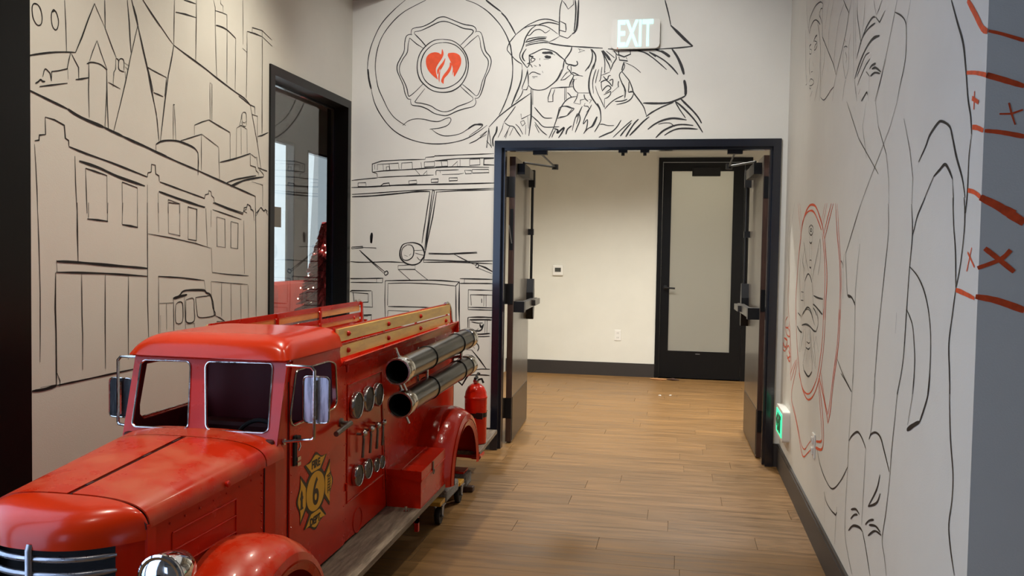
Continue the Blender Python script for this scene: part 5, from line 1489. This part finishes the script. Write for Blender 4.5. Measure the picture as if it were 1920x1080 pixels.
# ------------------------------------------------------------------ small fittings
th = empty('thermostat', (-1.397, YE, 1.206), 'small white square thermostat on the corridor wall', 'thermostat')
MB().box(-1.457, -1.337, YE-.022, YE, 1.148, 1.266, .006).build('thermostat_body', M['white'], th)
MB().box(-1.432, -1.362, YE-.0235, YE-.0222, 1.19, 1.238).build('display', M['lcd'], th)
def outlet(name, C_, axis, label):
    o = empty(name, C_, label, 'outlet'); x, y, z = C_
    if axis == 'y':
        MB().box(x-.038, x+.038, y-.007, y, z-.062, z+.062, .003).build('cover_plate', M['white'], o)
        for dz in (-.026, .026):
            s = MB().box(x-.018, x+.018, y-.009, y-.0072, z+dz-.017, z+dz+.017).build('socket', M['white'], o)
            MB().box(x-.009, x-.006, y-.0095, y-.0091, z+dz-.008, z+dz+.008).box(x+.006, x+.009, y-.0095, y-.0091, z+dz-.008, z+dz+.008).build('socket_slots', M['lcd'], s)
    else:
        MB().box(x-.008, x, y-.038, y+.038, z-.060, z+.060, .003).build('cover_plate', M['white'], o)
        for dz in (-.026, .026):
            s = MB().box(x-.016, x-.0082, y-.018, y+.018, z+dz-.017, z+dz+.017, .003).build('socket', M['white'], o)
            MB().box(x-.0165, x-.0161, y-.009, y-.006, z+dz-.008, z+dz+.008).box(x-.0165, x-.0161, y+.006, y+.009, z+dz-.008, z+dz+.008).build('socket_slots', M['lcd'], s)
outlet('wall_outlet', (-.687, YE, .472), 'y', 'white wall outlet low on the corridor wall')
outlet('wall_outlet', (XR, 4.52, .467), 'x', 'white wall outlet low on the right mural wall')
# scraps on the corridor floor
def crumb(name, pts, r, m, label, cat):
    return tag(MB().tube(pts, r, 6).build(name, m), label, cat)
crumb('wood_scrap', [(-.30, 9.93, .010), (-.24, 9.90, .012), (-.17, 9.88, .010), (-.12, 9.895, .012)], [.004, .012, .014, .006], M['scrap'], 'tan wood scrap on the floor at the foot of the frosted door', 'debris')
crumb('dark_scrap', [(-.11, 9.92, .012), (-.05, 9.89, .018), (.02, 9.90, .010)], [.006, .016, .005], M['scrapdark'] if 'scrapdark' in M else M['brownedge'], 'dark crumpled scrap on the floor at the foot of the frosted door', 'debris')
crumb('paint_chip', [(-.18, 8.79, .004), (-.155, 8.78, .005)], [.004, .006], M['white'], 'tiny white chip on the corridor floor, left of two', 'debris')
crumb('paint_chip', [(-.075, 8.82, .004), (-.055, 8.83, .004)], [.003, .005], M['white'], 'tiny white chip on the corridor floor, right of two', 'debris')
# ------------------------------------------------------------------ lounge things seen through the side window
so = empty('sofa', (-4.05, 9.7, 0), 'coral red leather sofa behind the side window', 'sofa')
MB().box(-4.45, -3.75, 8.7, 10.7, .10, .40, .03).build('sofa_base', M['sofa'], so)
MB().box(-4.48, -4.22, 8.7, 10.7, .40, 1.04, .08).build('backrest', M['sofa'], so, True)
for y in (8.92, 9.82): MB().box(-4.23, -3.76, y-.02, y+.86, .40, .56, .05).build('seat_cushion', M['sofa'], so, True)
for y in (8.62, 10.7): MB().box(-4.42, -3.76, y-.04, y+.12, .10, .68, .05).build('armrest', M['sofa'], so, True)
xt = empty('christmas_tree', (-3.24, 7.60, 0), 'red tinsel christmas tree with small white lights behind the side window', 'tree')
tc = Vector(xt.location)
MB().tube([tc, tc+Vector((0, 0, 1.55))], .025).build('trunk', M['tree'], xt)
fo = MB(); rnds = random.Random(3)
for k in range(520):
    h = rnds.random()**.8; z = .25+1.36*h; r = .44*(1-h)+.03; a = rnds.random()*2*PI
    p = tc+Vector((0, 0, z+.04)); q_ = tc+Vector((r*math.cos(a), r*math.sin(a), z-.05*(1-h)))
    mid = (p+q_)/2+Vector((0, 0, .015)); fo.tube([p, mid, q_], [.012, .02, .007], 4)
f_ = fo.build('foliage', M['tree'], xt); f_['kind'] = 'stuff'
lb = MB()
for k in range(70):
    h = rnds.random()**.8; z = .3+1.25*h; r = .45*(1-h)+.03; a = rnds.random()*2*PI
    lb.lathe([(0, -.008), (.008, 0), (0, .008)], tc+Vector((r*math.cos(a), r*math.sin(a), z)), (0, 0, 1), 6, False)
l_ = lb.build('fairy_lights', M['bulb'], xt); l_['kind'] = 'stuff'
# ------------------------------------------------------------------ ceiling downlights
WHERE = ['over the truck hood', 'over the truck bed', 'nearest the double door', 'over the middle of the hall floor', 'above the camera side of the hall', 'left of the corridor middle', 'above the frosted door approach', 'just beyond the double door']
for (x, y, z), n in zip([(a, b, CEIL) for a, b in HALL]+[(a, b, 3.0) for a, b in CORR], WHERE):
    c = empty('ceiling_light', (x, y, z), 'round recessed downlight '+n, 'light', 'recessed downlights in the ceilings')
    MB().lathe([(.085, 0), (.085, -.006), (.065, -.008), (.06, -.003), (.06, 0)], (x, y, z), (0, 0, 1), 24, False).build('trim_ring', M['white'], c, True)
    MB().lathe([(0, -.002), (.060, -.002)], (x, y, z), (0, 0, 1), 24, False).build('diffuser', M['lamp'], c)
for (x, y), n in zip(WASH, ('left', 'right', 'middle')):
    c = empty('track_light', (x, y, 3.5), 'small black track head aimed at the back wall, %s of three' % n, 'light', 'track heads aimed at the back wall')
    MB().tube([(x, y, 3.5), (x, y, 3.44)], .012).build('stem', M['hardware'], c)
    MB().lathe([(.030, -.08), (.045, 0), (.045, .02), (.04, .02), (.04, 0)], (x, y, 3.42), (.02, 1, -.52), 20, False).build('lamp_head', M['hardware'], c, True)
